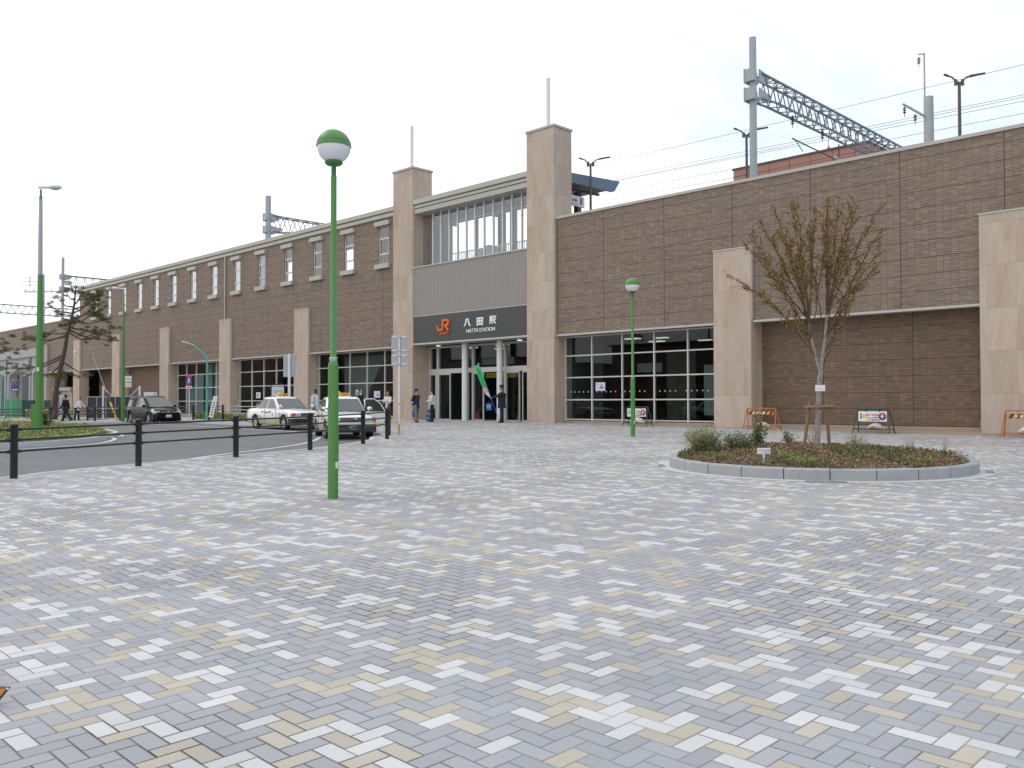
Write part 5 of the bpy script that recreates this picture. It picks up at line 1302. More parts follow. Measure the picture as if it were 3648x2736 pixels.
def grow(p0, p1, r0, depth=0):
    p0, p1 = V3(p0), V3(p1); L = (p1-p0).length
    n = (14, 7, 4)[depth]
    pts = limb(p0, p1, r0*1.1, .004, bow=(.035, .03, .0)[depth], n=n)
    for k_ in range(1, n+1):
        t_ = k_/n
        if t_ > (.50, .25, 0.)[depth]: leafpts.append((pts[k_-1], pts[k_]))
    if depth < 2:
        ns = int(L*(4.2, 5.5)[depth])+2
        for s_ in range(ns):
            t_ = (.34+.64*(s_+random.random()*.8)/ns) if depth == 0 else random.uniform(.15, .95); i0 = min(n-1, int(t_*n)); a = pts[i0]; d = (pts[i0+1]-pts[i0]).normalized()
            dd = (d+Vector((random.gauss(0, .48), random.gauss(0, .48), random.gauss(.0, .18)))).normalized(); l2 = random.uniform(.28, .62)*(1.1-.5*t_) if depth == 0 else random.uniform(.08, .2)
            grow(a, a+dd*l2, max(.003, r0*.38), depth+1)
# two pale main stems then dark limbs (targets measured from the base)
sA = [FK, scr(-.02, 1.95, .05), scr(-.08, 2.25, .07), scr(-.12, 2.6, .08)]; sB = [FK, scr(.10, 1.9, -.03), scr(.15, 2.25, -.04), scr(.19, 2.75, -.05)]
limbs.tube(sA, [.04, .034, .028, .022], 9); limbs.tube(sB, [.042, .036, .03, .024], 9)
limbs.build('main_limbs', 'sapling_bark', e_)
T = [(sA[3], -1.50, 4.12, -.2, .018), (sA[3], -1.05, 4.75, .3, .018), (sA[3], -.62, 4.95, -.35, .018), (sA[3], -.28, 5.1, .3, .016), (sA[2], -1.62, 3.55, .25, .016), (sA[1], -1.25, 3.2, -.3, .014), (sA[2], -1.0, 4.05, .6, .014),
     (sA[3], -.9, 4.3, -.6, .014), (sB[3], .28, 5.18, .1, .018), (sB[3], .62, 4.95, -.3, .018), (sB[3], .98, 5.16, .25, .018), (sB[3], .05, 4.9, -.45, .016), (sB[2], 1.38, 4.55, .1, .018), (sB[2], 1.12, 4.05, -.5, .015),
     (sB[1], 1.05, 3.45, .35, .014), (sB[2], .8, 4.4, .6, .014), (FK, .58, 2.75, -.1, .016), (FK, -.42, 2.85, .2, .014), (sB[3], .45, 4.6, .55, .014), (sA[3], -.45, 4.5, .65, .014), (sA[3], .02, 5.0, .1, .014), (sA[2], .12, 4.3, -.3, .012), (sB[2], -.1, 4.6, .3, .013), (sB[3], .45, 3.9, -.5, .012), (sA[2], -.45, 3.8, -.5, .012), (sA[2], -1.35, 4.45, .1, .014), (sA[3], -.8, 5.0, .2, .014), (sB[3], 1.25, 4.9, -.1, .014), (sB[2], 1.3, 3.8, .2, .012), (sB[3], .45, 5.1, -.1, .014)]
for (a, u, z, dp, r_) in T: grow(a, scr(u, z, dp), r_, 0)
twigs.build('branches', 'twig_bark', e_)
lm = MB()
for (p, q) in leafpts:
    L_ = (q-p).length
    for k_ in range(max(1, int(L_*70+random.random()))):
        if random.random() < .28: continue
        c = p.lerp(q, random.random())+Vector((random.gauss(0, 1), random.gauss(0, 1), random.gauss(0, .8)))*.016
        lm.leaf(c+Vector((random.gauss(0, .02), random.gauss(0, .02), random.gauss(0, .02))), (random.gauss(0, 1), random.gauss(0, 1), random.gauss(-.15, .6)), random.uniform(.025, .055), .5)
lm.build('leaves', 'bronze_leaf', e_)
q_ = MB(); dv = Vector((-TB.x, -TB.y, 0)).normalized(); sd = Vector((-dv.y, dv.x, 0))
tg = empty('tree_tag', scr(.04, 1.25), 'white name tag tied to the sapling trunk', 'tag')
q_.obox(scr(.06, 1.27)+dv*.07, sd*.095, dv*.004, (0, 0, .062)); q_.build('plate', 'white_paper', tg)
textmesh('ケヤキ', scr(.07, 1.255)+dv*.076, sd, (0, 0, 1), .025, .1, .002, 0, 'lettering', 'red_ink', tg)
# stake frame
e_ = empty('tree_stake_frame', TB, 'wooden H shaped stake frame holding up the sapling', 'tree stake')
for (a, b_) in ((scr(-.24, -.05, .15), scr(-.13, 1.0, .07)), (scr(.30, -.02, .15), scr(.20, 1.02, .07))):
    q_ = MB(); q_.cyl(a, b_, .035, .033, n=10); q_.build('stake', 'stake_wood', e_)
q_ = MB(); q_.cyl(scr(-.26, .88, .0), scr(.33, .90, .0), .033, n=10); q_.build('crossbar', 'stake_wood', e_)
q_ = MB(); q_.tube([scr(-.06, .88), scr(.02, .88, -.065), scr(.1, .9)], .03, 8); q_.cyl(scr(-.0, .84), scr(-.0, .95), .068, n=10); q_.build('binding', 'stake_wood', e_)

# ================================================================== island planting
random.seed(31)
q_ = MB(); cnt = 0
def isl_in(x, y):
    # point in polygon
    c = False; j_ = len(isl)-1
    for i_ in range(len(isl)):
        xi, yi = isl[i_]; xj, yj = isl[j_]
        if (yi > y) != (yj > y) and x < (xj-xi)*(y-yi)/(yj-yi)+xi: c = not c
        j_ = i_
    return c
def hz(x, y): return G(x, y)+.03
while cnt < 52000:
    x = random.uniform(-52, -29.4); y = random.uniform(1, 15.7)
    if x < -42 and random.random() < .5: continue
    if not isl_in(x, y) or not isl_in(x+.5, y) or not isl_in(x-.1, y+.4) or not isl_in(x+.3, y+.3): continue
    h = .16+.05*math.sin(x*2.1)*math.sin(y*1.9+x)
    q_.leaf((x, y, hz(x, y)+h*random.uniform(.5, 1.15)), (random.gauss(0, 1), random.gauss(0, 1), random.uniform(0, .9)), random.uniform(.035, .085), .8); cnt += 1
tag(q_.build('hedge_cover', 'hedge_leaf'), kind='stuff')
q_ = MB()
for i_ in range(26):
    for j_ in range(20):
        pass
pp = [(x*.0+a, b_) for a, b_ in isl for x in (0,)]
cx_ = sum(a for a, b_ in isl)/len(isl); cy_ = sum(b_ for a, b_ in isl)/len(isl)
inner = []
for k_ in range(len(isl)):
    a, b_ = isl[k_]; a2, b2 = isl[(k_+1) % len(isl)]; a0, b0 = isl[k_-1]; d = Vector((a2-a0, b2-b0)).normalized(); n_ = Vector((-d.y, d.x))
    if (Vector((cx_, cy_))-Vector((a, b_))).dot(n_) < 0: n_ = -n_
    inner.append((a+n_.x*.35, b_+n_.y*.35))
o = slab('hedge_bed', inner, .14, .12, 'hedge_leaf', kind='stuff')
random.seed(9)
shrub(-41.5, 12.9, .5, .95, 26, 600, 'shrub_leaf', 'round fresh green shrub on the island right of the green lamp', .11, 'shrubs on the island', zf=hz)
shrub(-39.0, 10.6, .45, .8, 16, 130, 'shrub_leaf', 'sparse twiggy shrub just right of the green lamp', .09, 'shrubs on the island', zf=hz)
shrub(-41.5, 9.4, .5, 1.0, 22, 420, 'red_leaf', 'dark red leaved shrub left of the green lamp', .10, 'shrubs on the island', zf=hz)
shrub(-44.8, 9.0, .35, 1.0, 10, 130, 'red_leaf', 'thin dark red shrub at the left edge of the island', .09, 'shrubs on the island', zf=hz)
# strip of shrubs behind the vans' kerb
random.seed(12)
q_ = MB()
for k_ in range(9000):
    t_ = random.random(); x = -55.0+t_*12.6; y = 25.6-1.3*t_+random.uniform(-.1, 1.0)+.4
    q_.leaf((x, y, G(x, y)+random.uniform(.05, .42)), (random.gauss(0, 1), random.gauss(0, 1), random.uniform(0, 1)), random.uniform(.06, .13), .7)
tag(q_.build('verge_planting', 'grass_leaf'), kind='stuff')

# ================================================================== pines
def pine(x, y, pts, clumps, label, seed, tr=.24):
    random.seed(seed); z = G(x, y); e_ = empty('pine_tree', (x, y, z), label, 'tree', 'pines at the far left')
    b0 = Vector((x, y, z)); S = lambda u, zz, d=0.: b0+ru*u+Vector((0, 0, zz))-rf*d
    q_ = MB(); P = [S(*p) for p in pts]; n = len(P)
    q_.tube(P, [tr*(1-.82*k_/(n-1)) for k_ in range(n)], 12); q_.build('trunk', 'pine_bark', e_)
    br = MB(); nd = MB()
    for (hz_, u, zz, d, rad_, cnt) in clumps:
        # branch leaves the trunk at relative height hz_
        f = hz_*(n-1); i0 = min(n-2, int(f)); a = P[i0].lerp(P[i0+1], f-i0); c = S(u, zz, d)
        mid = a.lerp(c, .5)+Vector((0, 0, -.12*(c-a).length+random.uniform(-.15, .2)))
        br.tube([a, mid, c], [.07, .045, .02], 6, caps=False)
        for s_ in range(int(cnt*(1.4 if zz > 7.3 and u > 1.5 else 1.05))):
            off = Vector((random.gauss(0, 1), random.gauss(0, 1), random.gauss(0, .42)))*rad_*1.12
            cc = c+off; 
            if s_ % 2 == 0: br.tube([mid.lerp(c, random.uniform(.4, 1)), cc], [.015, .006], 4, caps=False)
            up_ = Vector((random.gauss(0, .4), random.gauss(0, .4), 1)).normalized()
            for k_ in range(80):
                dv_ = (up_*random.uniform(-.1, 1)+Vector((random.gauss(0, .8), random.gauss(0, .8), random.gauss(0, .3)))).normalized()
                nd.leaf(cc+Vector((random.gauss(0, .09), random.gauss(0, .09), random.gauss(0, .05))), dv_, random.uniform(.09, .18), .22)
    br.build('branches', 'pine_bark', e_); nd.build('needles', 'pine_needle', e_)
    return e_
pine(-70.9, 22.7, [(0, -.2), (-.05, 1.2), (.12, 2.6), (.45, 4.2), (.72, 5.4), (.85, 6.3), (1.0, 7.0), (1.25, 7.9), (1.38, 8.7), (1.45, 9.5), (1.5, 10.1)], [
    (.52, -2.3, 6.35, .3, .42, 11), (.5, -1.5, 6.05, -.3, .40, 10), (.54, -.7, 6.6, .2, .35, 7), (.55, 2.8, 6.2, .2, .45, 12), (.57, 3.6, 6.65, -.2, .42, 12), (.57, 4.3, 6.0, .2, .30, 6), (.6, 4.6, 6.95, .1, .22, 5), (.58, 2.2, 6.8, .6, .38, 8),
    (.64, 2.6, 8.0, .2, .40, 12), (.66, 3.1, 8.6, -.2, .42, 14), (.72, 2.4, 9.2, .3, .45, 15), (.76, 3.2, 9.5, 0, .32, 9), (.8, 1.9, 9.8, .2, .4, 9), (.7, .1, 8.1, .3, .3, 6), (.72, -.5, 8.7, -.2, .26, 4), (.85, .6, 9.7, .3, .25, 4),
    (.78, .3, 9.2, -.4, .25, 4), (.9, 1.1, 10.2, 0, .25, 4), (.3, -1.2, 3.45, .3, .32, 6), (.3, .9, 3.3, -.3, .38, 8), (.32, 2.1, 3.4, .2, .2, 4), (.34, -2.6, 4.0, .5, .4, 7), (.36, -3.6, 3.9, .5, .45, 6), (.62, 0.5, 7.4, .5, .36, 9), (.6, 1.8, 7.5, -.5, .32, 8), (.68, 3.6, 7.6, .2, .32, 7)],
    'leaning pine with dark trunk standing by the far end of the station', 3, .21)
pine(-71.5, 16.3, [(0, -.2), (.1, 3.0), (.2, 6.0), (.3, 8.4), (.3, 9.4)], [
    (.8, 1.6, 8.6, 0, .40, 9), (.85, 2.3, 8.0, 0, .35, 7), (.7, 2.2, 7.0, .2, .42, 10), (.9, 1.4, 9.3, .2, .4, 6), (.55, 2.8, 5.4, 0, .5, 12), (.5, 3.5, 5.1, .3, .45, 10), (.5, 2.2, 4.9, -.3, .45, 9), (.45, 2.8, 3.9, 0, .45, 8), (.4, 2.2, 3.2, .2, .42, 7), (.6, 1.3, 6.2, 0, .4, 8)],
    'pine mostly outside the left edge with branches reaching in', 6, .22)
# thin sapling with stake by hoarding
random.seed(14); x, y = -84.5, 24.0; z = G(x, y); e_ = empty('thin_tree', (x, y, z), 'thin newly planted tree before the concrete arches', 'tree')
q_ = MB(); b0 = Vector((x, y, z)); q_.tube([b0, b0+Vector((-.05, 0, 1.6)), b0+Vector((-.2, -.15, 3.6))], [.05, .04, .02], 6); q_.build('trunk', 'stake_wood', e_)
q_ = MB()
for k_ in range(12):
    a = random.uniform(0, 6.28); t_ = random.uniform(1.5, 3.4); p = b0+Vector((-.05*t_, -.04*t_, t_)); q_.tube([p, p+Vector((math.cos(a)*.5, math.sin(a)*.5, .7))], [.015, .006], 4, caps=False)
q_.build('branches', 'twig_bark', e_)

# ================================================================== unseen houses and pine across the road, added for the station glass to mirror
random.seed(77)
for k_, (x0, x1, y, h, mt, lab) in enumerate([(-118, -98, -34, 8.5, 'concrete', 'grey flat roofed house across the road behind the viewer'), (-94, -80, -30, 6.8, 'interior_wall', 'low pale house across the road behind the viewer'), (-77, -60, -33, 9.2, 'rust_tile', 'reddish apartment house across the road behind the viewer'),
        (-57, -45, -29, 6.5, 'concrete', 'low grey house across the road behind the viewer'), (-42, -26, -34, 8.2, 'interior_wall', 'broad pale house across the road behind the viewer'), (-235, -124, -33, 12.5, 'rust_tile', 'very long apartment block far down the road behind the viewer')]):
    e_ = empty('house', ((x0+x1)/2, y-5, -.3), lab, 'house')
    q_ = MB(); q_.box(x0, x1, y-10, y, -.5, h); q_.build('wall', mt, e_)
    q_ = MB(); q_.box(x0-.3, x1+.3, y-10.3, y+.3, h, h+.25); q_.build('roof', 'dark_roof', e_)
    n = min(8, int((x1-x0)/3.2))
    for fl in range(int(h/3)):
        for j_ in range(n):
            xx = x0+1.2+j_*3.1; q_ = MB(); q_.box(xx, xx+1.5, y+.005, y+.05, .9+fl*2.9, 2.2+fl*2.9); q_.build('window', 'car_glass', e_)
pine(-57, -12, [(0, -.2), (.1, 2.5), (.0, 5.0), (.1, 7.0), (.1, 8.6)], [(.5, -1.2, 4.6, 0, .6, 12), (.5, 1.3, 4.9, .3, .6, 12), (.7, -.8, 6.4, .2, .5, 10), (.75, .9, 6.8, 0, .5, 10), (.95, 0, 8.6, 0, .5, 12)], 'clipped pine across the road behind the viewer', 19, .2)
# ================================================================== vehicles
def apply_mods(o):
    dg = bpy.context.evaluated_depsgraph_get(); dg.update()
    me = bpy.data.meshes.new_from_object(o.evaluated_get(dg)); o.modifiers.clear(); old = o.data; o.data = me; bpy.data.meshes.remove(old)
def car(label, x, y, heading, sp, group=None, name='taxi', cat='taxi'):
    z = G(x, y)+ROAD+.004; e_ = empty(name, (x, y, z), label, cat, group, rz=heading)
    wb, hwid = sp['wb'], sp['hw']; bm_ = MB()
    secs = []
    for (sx_, zl, zt, hw) in sp['st']:
        b1, b2 = zl+.10, sp['band']
        half = [(hw-.07, zl), (hw-.005, b1), (hw+.012, b2), (hw+.012, b2+.012), (hw, zt-.22), (hw-.035, zt-.08), (hw-.12, zt-.012), (hw*.45, zt+.012)]
        ring = [(sx_, a, c) for a, c in half]+[(sx_, 0, zt+.02)]+[(sx_, -a, c) for a, c in half[::-1]]+[(sx_, 0, zl)]
        secs.append(ring)
    n = len(secs[0]); vs = [p for s_ in secs for p in s_]
    for k_ in range(len(secs)-1):
        for q in range(n):
            a, b_ = k_*n+q, k_*n+(q+1) % n
            lowb = q in (0, 1, n-4, n-3) or q in (14, 15)
            zz = (vs[a][2]+vs[b_][2])/2
            bm_.add([vs[a], vs[b_], vs[b_+n], vs[a+n]], [(0, 1, 2, 3)], 1 if zz < sp['band']+.001 else 0, True)
    bm_.add(secs[0], [tuple(range(n))], 0); bm_.add(secs[-1], [tuple(range(n))[::-1]], 0)
    body = bm_.build('body', [sp['paint'], sp['lower'], 'black_plastic'], e_, local=True)
    bb = bmesh.new(); bb.from_mesh(body.data); bmesh.ops.remove_doubles(bb, verts=bb.verts, dist=.0005); bmesh.ops.recalc_face_normals(bb, faces=bb.faces); bb.to_mesh(body.data); bb.free()
    cut = MB()
    for wx in (wb/2, -wb/2):
        for s_ in (-1, 1): cut.cyl((wx, s_*(hwid-.22), sp['wr']+.02), (wx, s_*(hwid+.2), sp['wr']+.02), sp['wr']+.055, n=28, mat=0)
    co = cut.build('cutter', ['black_plastic'], None); co.location = e_.location; co.rotation_euler = e_.rotation_euler
    bpy.context.view_layer.update()
    md = body.modifiers.new('b', 'BOOLEAN'); md.object = co; md.operation = 'DIFFERENCE'; md.solver = 'EXACT'
    apply_mods(body); bpy.data.objects.remove(co)
    # greenhouse
    xr0, xf0, xr1, xf1, zb, zt, h0, h1 = sp['gh']
    B = [(xf0, h0, zb), (xf0, -h0, zb), (xr0, -h0, zb), (xr0, h0, zb)]; Tt = [(xf1, h1, zt), (xf1, -h1, zt), (xr1, -h1, zt), (xr1, h1, zt)]
    # one painted shell for pillars and roof, glazing laid on it
    sh_ = MB(); NN = 40; rings = []
    def ring(xa, xb, hh, z_, ex=9.):
        r_ = []
        for q in range(NN):
            th = 2*math.pi*q/NN; c_, s_ = math.cos(th), math.sin(th); k2 = (abs(c_)**ex+abs(s_)**ex)**(-1/ex)
            r_.append(((xa+xb)/2+(xb-xa)/2*c_*k2, hh*s_*k2, z_))
        return r_
    for t_ in (-.08, 0, .25, .5, .75, .92, 1.0):
        rings.append(ring(xr0+(xr1-xr0)*t_, xf0+(xf1-xf0)*t_, h0+(h1-h0)*t_, zb+(zt-zb)*t_))
    for k2, dz_ in ((.965, .35), (.90, .62), (.75, .85), (.5, .97), (.25, 1.0), (.01, 1.0)):
        xm, xh = (xr1+xf1)/2, (xf1-xr1)/2; rings.append(ring(xm-xh*k2, xm+xh*k2, h1*k2, zt+sp['crown']*dz_, 6.))
    vs = [p for r_ in rings for p in r_]
    sh_.add(vs, [(a*NN+q, a*NN+(q+1) % NN, (a+1)*NN+(q+1) % NN, (a+1)*NN+q) for a in range(len(rings)-1) for q in range(NN)], 0, True); sh_.build('roof_shell', sp['paint'], e_, local=True)
    def onf(xa, xb, w_, t_, o_): return (xa+(xb-xa)*t_+o_, w_*(h0+(h1-h0)*t_), zb+(zt-zb)*t_)
    n_ = Vector((zt-zb, 0, xf0-xf1)).normalized()*.008
    q_ = MB(); q_.add([Vector(onf(xf0, xf1, a_, t_, 0))+n_ for a_, t_ in ((.88, .03), (-.88, .03), (-.86, .93), (.86, .93))], [(0, 1, 2, 3)]); q_.build('windscreen', 'windscreen_glass', e_, local=True)
    n_ = Vector((-(zt-zb), 0, xr1-xr0)).normalized()*.008
    q_ = MB(); q_.add([Vector(onf(xr0, xr1, a_, t_, 0))+n_ for a_, t_ in ((-.86, .06), (.86, .06), (.84, .9), (-.84, .9))], [(0, 1, 2, 3)]); q_.build('rear_window', 'car_glass', e_, local=True)
    for s_ in (1, -1):
        L_ = lambda xx, t_: (xx, s_*(h0+(h1-h0)*t_+.007), zb+(zt-zb)*t_)
        for (a0, a1, c0, c1) in sp['div']:
            q_ = MB(); q_.add([L_(a0, .05), L_(a1, .05), L_(c1, .90), L_(c0, .90)], [(0, 1, 2, 3)]); q_.build('side_window', 'car_glass', e_, local=True)
    q_ = MB(); q_.add([(xr0, h0*.95, zb+.01), (xf0, h0*.95, zb+.01), (xf0, -h0*.95, zb+.01), (xr0, -h0*.95, zb+.01)], [(0, 1, 2, 3)]); q_.build('cabin_floor', 'interior_dark', e_, local=True)
    for wx in (wb/2, -wb/2):
        for s_ in (1, -1):
            q_ = MB(); r_ = sp['wr']; c = (wx, s_*(hwid-.19), r_)
            q_.lathe([(r_*.62, -.0), (r_*.93, -.01), (r_, .03), (r_, .16), (r_*.95, .195), (r_*.66, .20), (r_*.62, .17)], c, 26, axis=(0, s_, 0)); wo = q_.build('wheel', 'rubber', e_, local=True)
            q_ = MB(); q_.lathe([(r_*.64, .17), (r_*.60, .185), (r_*.50, .155), (r_*.25, .165), (r_*.12, .19), (0, .192)], c, 26, axis=(0, s_, 0))
            if sp['spokes']:
                for k_ in range(5):
                    a = k_*2*math.pi/5; q_.bar((c[0]+.05*math.cos(a), c[1]+s_*.19, c[2]+.05*math.sin(a)), (c[0]+r_*.58*math.cos(a), c[1]+s_*.18, c[2]+r_*.58*math.sin(a)), .05, .03, upv=(0, 1, 0))
            q_.build('rim', 'alloy', wo, local=True)
            q_ = MB(); q_.cyl((wx, s_*(hwid-.24), r_), (wx, s_*(hwid-.19), r_), r_*.9, n=20); q_.build('hub', 'black_plastic', wo, local=True)
    return e_
TAXI = dict(wb=2.785, hw=.845, wr=.31, band=.50, paint='taxi_white', lower='taxi_cream', crown=.055, spokes=False,
    st=[(-2.42, .38, .90, .74), (-2.36, .30, .955, .80), (-2.0, .24, .975, .835), (-1.39, .21, .985, .845), (-.3, .20, .965, .845), (.7, .20, .945, .845), (1.39, .21, .895, .845), (1.9, .22, .85, .835), (2.16, .26, .805, .815), (2.26, .32, .74, .77)],
    gh=(-1.62, .80, -1.0, .08, .94, 1.46, .79, .62),
    div=[(-1.25, -.95, -.93, -.80), (-.90, -.38, -.76, -.38), (-.30, .62, -.30, .06)],
    pillars=[(-1.60, -1.0, .13), (-.34, -.34, .08), (-.92, -.78, .035), (.74, .06, .09)])
def taxi(label, x, y, heading, plate, opendoor=False):
    e_ = car(label, x, y, heading, TAXI, 'white taxis at the rank')
    B_ = lambda nm, mt, *bx, bev=0: [None, [q.box(*b) for q in [MB()] for b in bx]][0]
    def pb(nm, mt, bxs, bev=0.):
        q = MB(); [q.box(*b) for b in bxs]; return q.build(nm, mt, e_, local=True, bevel=bev)
    pb('bumper', 'black_plastic', [(2.10, 2.40, -.83, .83, .24, .52), (1.85, 2.22, -.866, -.80, .24, .52), (1.85, 2.22, .80, .866, .24, .52)], .03)
    pb('bumper', 'black_plastic', [(-2.55, -2.36, -.82, .82, .34, .54)], .03)
    pb('grille', 'dark_iron', [(2.20, 2.285, -.42, .42, .60, .765)], .01)
    q = MB()
    for k_ in range(4): q.box(2.284, 2.292, -.40, .40, .62+k_*.04, .628+k_*.04)
    q.build('grille_bar', 'alloy', e_, local=True)
    for s_ in (1, -1):
        pb('headlight', 'lens_clear', [(2.19, 2.288, min(s_*.44, s_*.69), max(s_*.44, s_*.69), .60, .76)], .012)
        pb('corner_lamp', 'lens_orange', [(2.06, 2.27, min(s_*.70, s_*.845), max(s_*.70, s_*.845), .60, .76)], .012)
        pb('tail_lamp', 'lens_red', [(-2.44, -2.36, min(s_*.5, s_*.8), max(s_*.5, s_*.8), .66, .84)], .01)
        q = MB(); q.tube([(1.05, s_*.74, .89), (1.12, s_*.80, 1.02)], .012, 6, 0); q.ball((1.13, s_*.82, 1.07), 1., n=10, m_=6, sc_=(.08, .11, .07)); q.build('fender_mirror', 'chrome', e_, local=True)
        pb('door_handle', 'black_plastic', [(-.75, -.57, min(s_*.845, s_*.872), max(s_*.845, s_*.872), .80, .84), (.0, .18, min(s_*.845, s_*.872), max(s_*.845, s_*.872), .80, .84)])
        pb('door_seam', 'dark_iron', [(-.42, -.41, min(s_*.84, s_*.860), max(s_*.84, s_*.860), .30, .93), (.66, .67, min(s_*.84, s_*.860), max(s_*.84, s_*.860), .30, .92)])
        q = MB(); q.lathe([(0, 0), (.045, 0), (.045, .004), (0, .004)], (1.0, s_*.845, .74), 14, axis=(0, s_, 0)); q.lathe([(0, 0), (.045, 0), (.045, .004), (0, .004)], (.36, s_*.858, .68), 14, axis=(0, s_, 0)); q.box(.352, .368, min(s_*.858, s_*.862), max(s_*.858, s_*.862), .72, .80)
        q.box(-.38, -.24, min(s_*.858, s_*.862), max(s_*.858, s_*.862), .76, .82); q.build('red_emblem', 'red_ink', e_, local=True)
        q = MB(); q.box(-.22, .0, min(s_*.858, s_*.862), max(s_*.858, s_*.862), .765, .80); q.build('blue_decal', 'purple_sign', e_, local=True)
    pb('emblem', 'lens_red', [(2.286, 2.30, -.16, -.04, .63, .735)])
    q = MB(); q.lathe([(.025, 0), (.045, .0), (.045, .012), (.025, .012)], (2.288, .12, .69), 14, axis=(1, 0, 0)); q.build('badge', 'chrome', e_, local=True)
    pb('number_plate', 'plate_green', [(2.40, 2.412, -.165, .165, .335, .50)])
    textmesh(plate, (2.414, 0, .385), (0, 1, 0), (0, 0, 1), .075, .25, .002, .015, 'plate_number', 'white_letter', e_, local=True)
    textmesh('名古屋', (2.414, 0, .465), (0, 1, 0), (0, 0, 1), .04, .14, .002, .0, 'plate_number', 'white_letter', e_, local=True)
    q = MB(); q.box(-.40, -.18, -.30, .30, 1.505, 1.53); q.build('roof_lamp_base', 'white_metal', e_, local=True)
    q = MB(); q.box(-.36, -.22, -.10, .28, 1.53, 1.66); q.ball((-.29, -.16, 1.63), 1., n=14, m_=8, sc_=(.08, .13, .11)); rl = q.build('roof_lamp', 'yellow_sign', e_, local=True)
    q = MB(); q.box(-.218, -.212, -.03, .24, 1.56, 1.63); q.ball((-.215, -.20, 1.65), .016, n=6, m_=4); q.ball((-.215, -.12, 1.65), .016, n=6, m_=4); q.box(-.216, -.205, -.20, -.12, 1.59, 1.60); q.build('lamp_lettering', 'lens_orange', e_, local=True)
    for s_ in (1, -1): q = MB(); q.ball((-.15, s_*.52, 1.525), .04, n=8, m_=5); q.build('marker_lamp', 'lens_orange', e_, local=True)
    q = MB(); q.bar((.80, .55, .985), (.86, .05, .985), .02, .012).bar((.80, -.15, .985), (.86, -.6, .985), .02, .012); q.build('wiper', 'black_plastic', e_, local=True)
    q = MB(); q.box(.60, .62, -.30, -.14, 1.0, 1.07); q.build('dash_sign', 'lens_red', e_, local=True)
    if opendoor:
        d = empty('tmp', (0, 0, 0), None, None); bpy.data.objects.remove(d)
        hinge = Vector((-.40, .86, 0)); a = R(180+62-180); du = Vector((-math.cos(R(66)), math.sin(R(66)), 0)); nn = Vector((du.y, -du.x, 0))
        q = MB(); Pn = lambda u, zz, o_=0: hinge+du*u+Vector((0, 0, zz))+nn*o_
        q.prism([(0, .30), (.80, .36), (.95, .62), (.98, .94), (0, .94)], hinge, du, (0, 0, 1), nn*.07); do = q.build('open_door', 'taxi_white', e_, local=True)
        q = MB(); q.prism([(0.002, .295), (.80, .355), (.90, .50), (0.002, .50)], hinge+nn*-.006, du, (0, 0, 1), nn*.08); q.build('door_band', 'taxi_cream', do, local=True)
        q = MB(); q.tube([Pn(.0, .94, .03), Pn(.05, 1.42, .0), Pn(.45, 1.43, .0), Pn(.75, 1.25, .02), Pn(.96, .94, .03)], .025, 7); q.build('window_frame', 'taxi_white', do, local=True)
        q = MB(); q.prism([(.02, .95), (.07, 1.40), (.44, 1.41), (.73, 1.24), (.93, .95)], hinge+nn*.02, du, (0, 0, 1), nn*.008); q.build('door_glass', 'car_glass', do, local=True)
    return e_
taxi('white taxi with cream sills standing second at the rank', -36.65, 21.85, R(-3.0), '71-05')
taxi('white taxi in front partly behind the green post with its rear door open', -27.75, 18.98, R(-26), '78-71', True)
VAN = dict(wb=2.785, hw=.845, wr=.325, band=.05, paint='car_black', lower='car_black', crown=.07, spokes=True,
    st=[(-2.32, .40, .98, .72), (-2.24, .30, 1.04, .80), (-1.9, .24, 1.06, .84), (-1.39, .21, 1.06, .845), (-.3, .20, 1.03, .845), (.7, .20, 1.0, .845), (1.1, .20, .99, .845), (1.6, .20, .93, .84), (1.95, .20, .85, .82), (2.16, .22, .74, .77), (2.26, .28, .60, .68)],
    gh=(-2.26, 1.42, -1.95, .35, .98, 1.62, .80, .69),
    div=[(-2.05, -1.38, -1.85, -1.36), (-1.28, -.38, -1.26, -.38), (-.28, .95, -.28, .22)],
    pillars=[(-2.2, -1.85, .16), (-1.30, -1.27, .07), (-.30, -.30, .09), (1.25, .22, .07)])
v_ = car('black minivan driving out past the far green lamp', -53.5, 22.75, R(-1.3), VAN, None, 'minivan', 'minivan')
def vb(nm, mt, bxs, bev=0.):
    q = MB(); [q.box(*b) for b in bxs]; return q.build(nm, mt, v_, local=True, bevel=bev)
for s_ in (1, -1):
    q = MB(); q.prism([(1.72, .70), (2.13, .58), (2.17, .68), (1.75, .88), (1.62, .86)], (0, s_*.70, 0), (1, 0, 0), (0, 0, 1), (0, s_*.135, 0)); q.box(1.95, 2.19, min(s_*.48, s_*.72), max(s_*.48, s_*.72), .62, .76); q.build('headlight', 'lens_clear', v_, local=True, bevel=.02)
    vb('fog_lamp', 'lens_clear', [(2.12, 2.22, min(s_*.5, s_*.64), max(s_*.5, s_*.64), .34, .40)], .01)
    vb('door_handle', 'car_black', [(-.75, -.55, min(s_*.85, s_*.88), max(s_*.85, s_*.88), .80, .84), (.0, .2, min(s_*.85, s_*.88), max(s_*.85, s_*.88), .80, .84)])
    q = MB(); q.ball((.92, s_*.93, 1.06), 1., n=12, m_=8, sc_=(.08, .12, .08)); q.build('wing_mirror', 'car_black', v_, local=True)
vb('grille', 'chrome', [(2.20, 2.262, -.46, .46, .675, .70)], .008); vb('grille', 'black_plastic', [(2.17, 2.245, -.46, .46, .60, .67)])
vb('bumper', 'car_black', [(2.0, 2.30, -.70, .70, .24, .48), (1.7, 2.12, -.86, -.78, .22, .36), (1.7, 2.12, .78, .86, .22, .36)], .05)
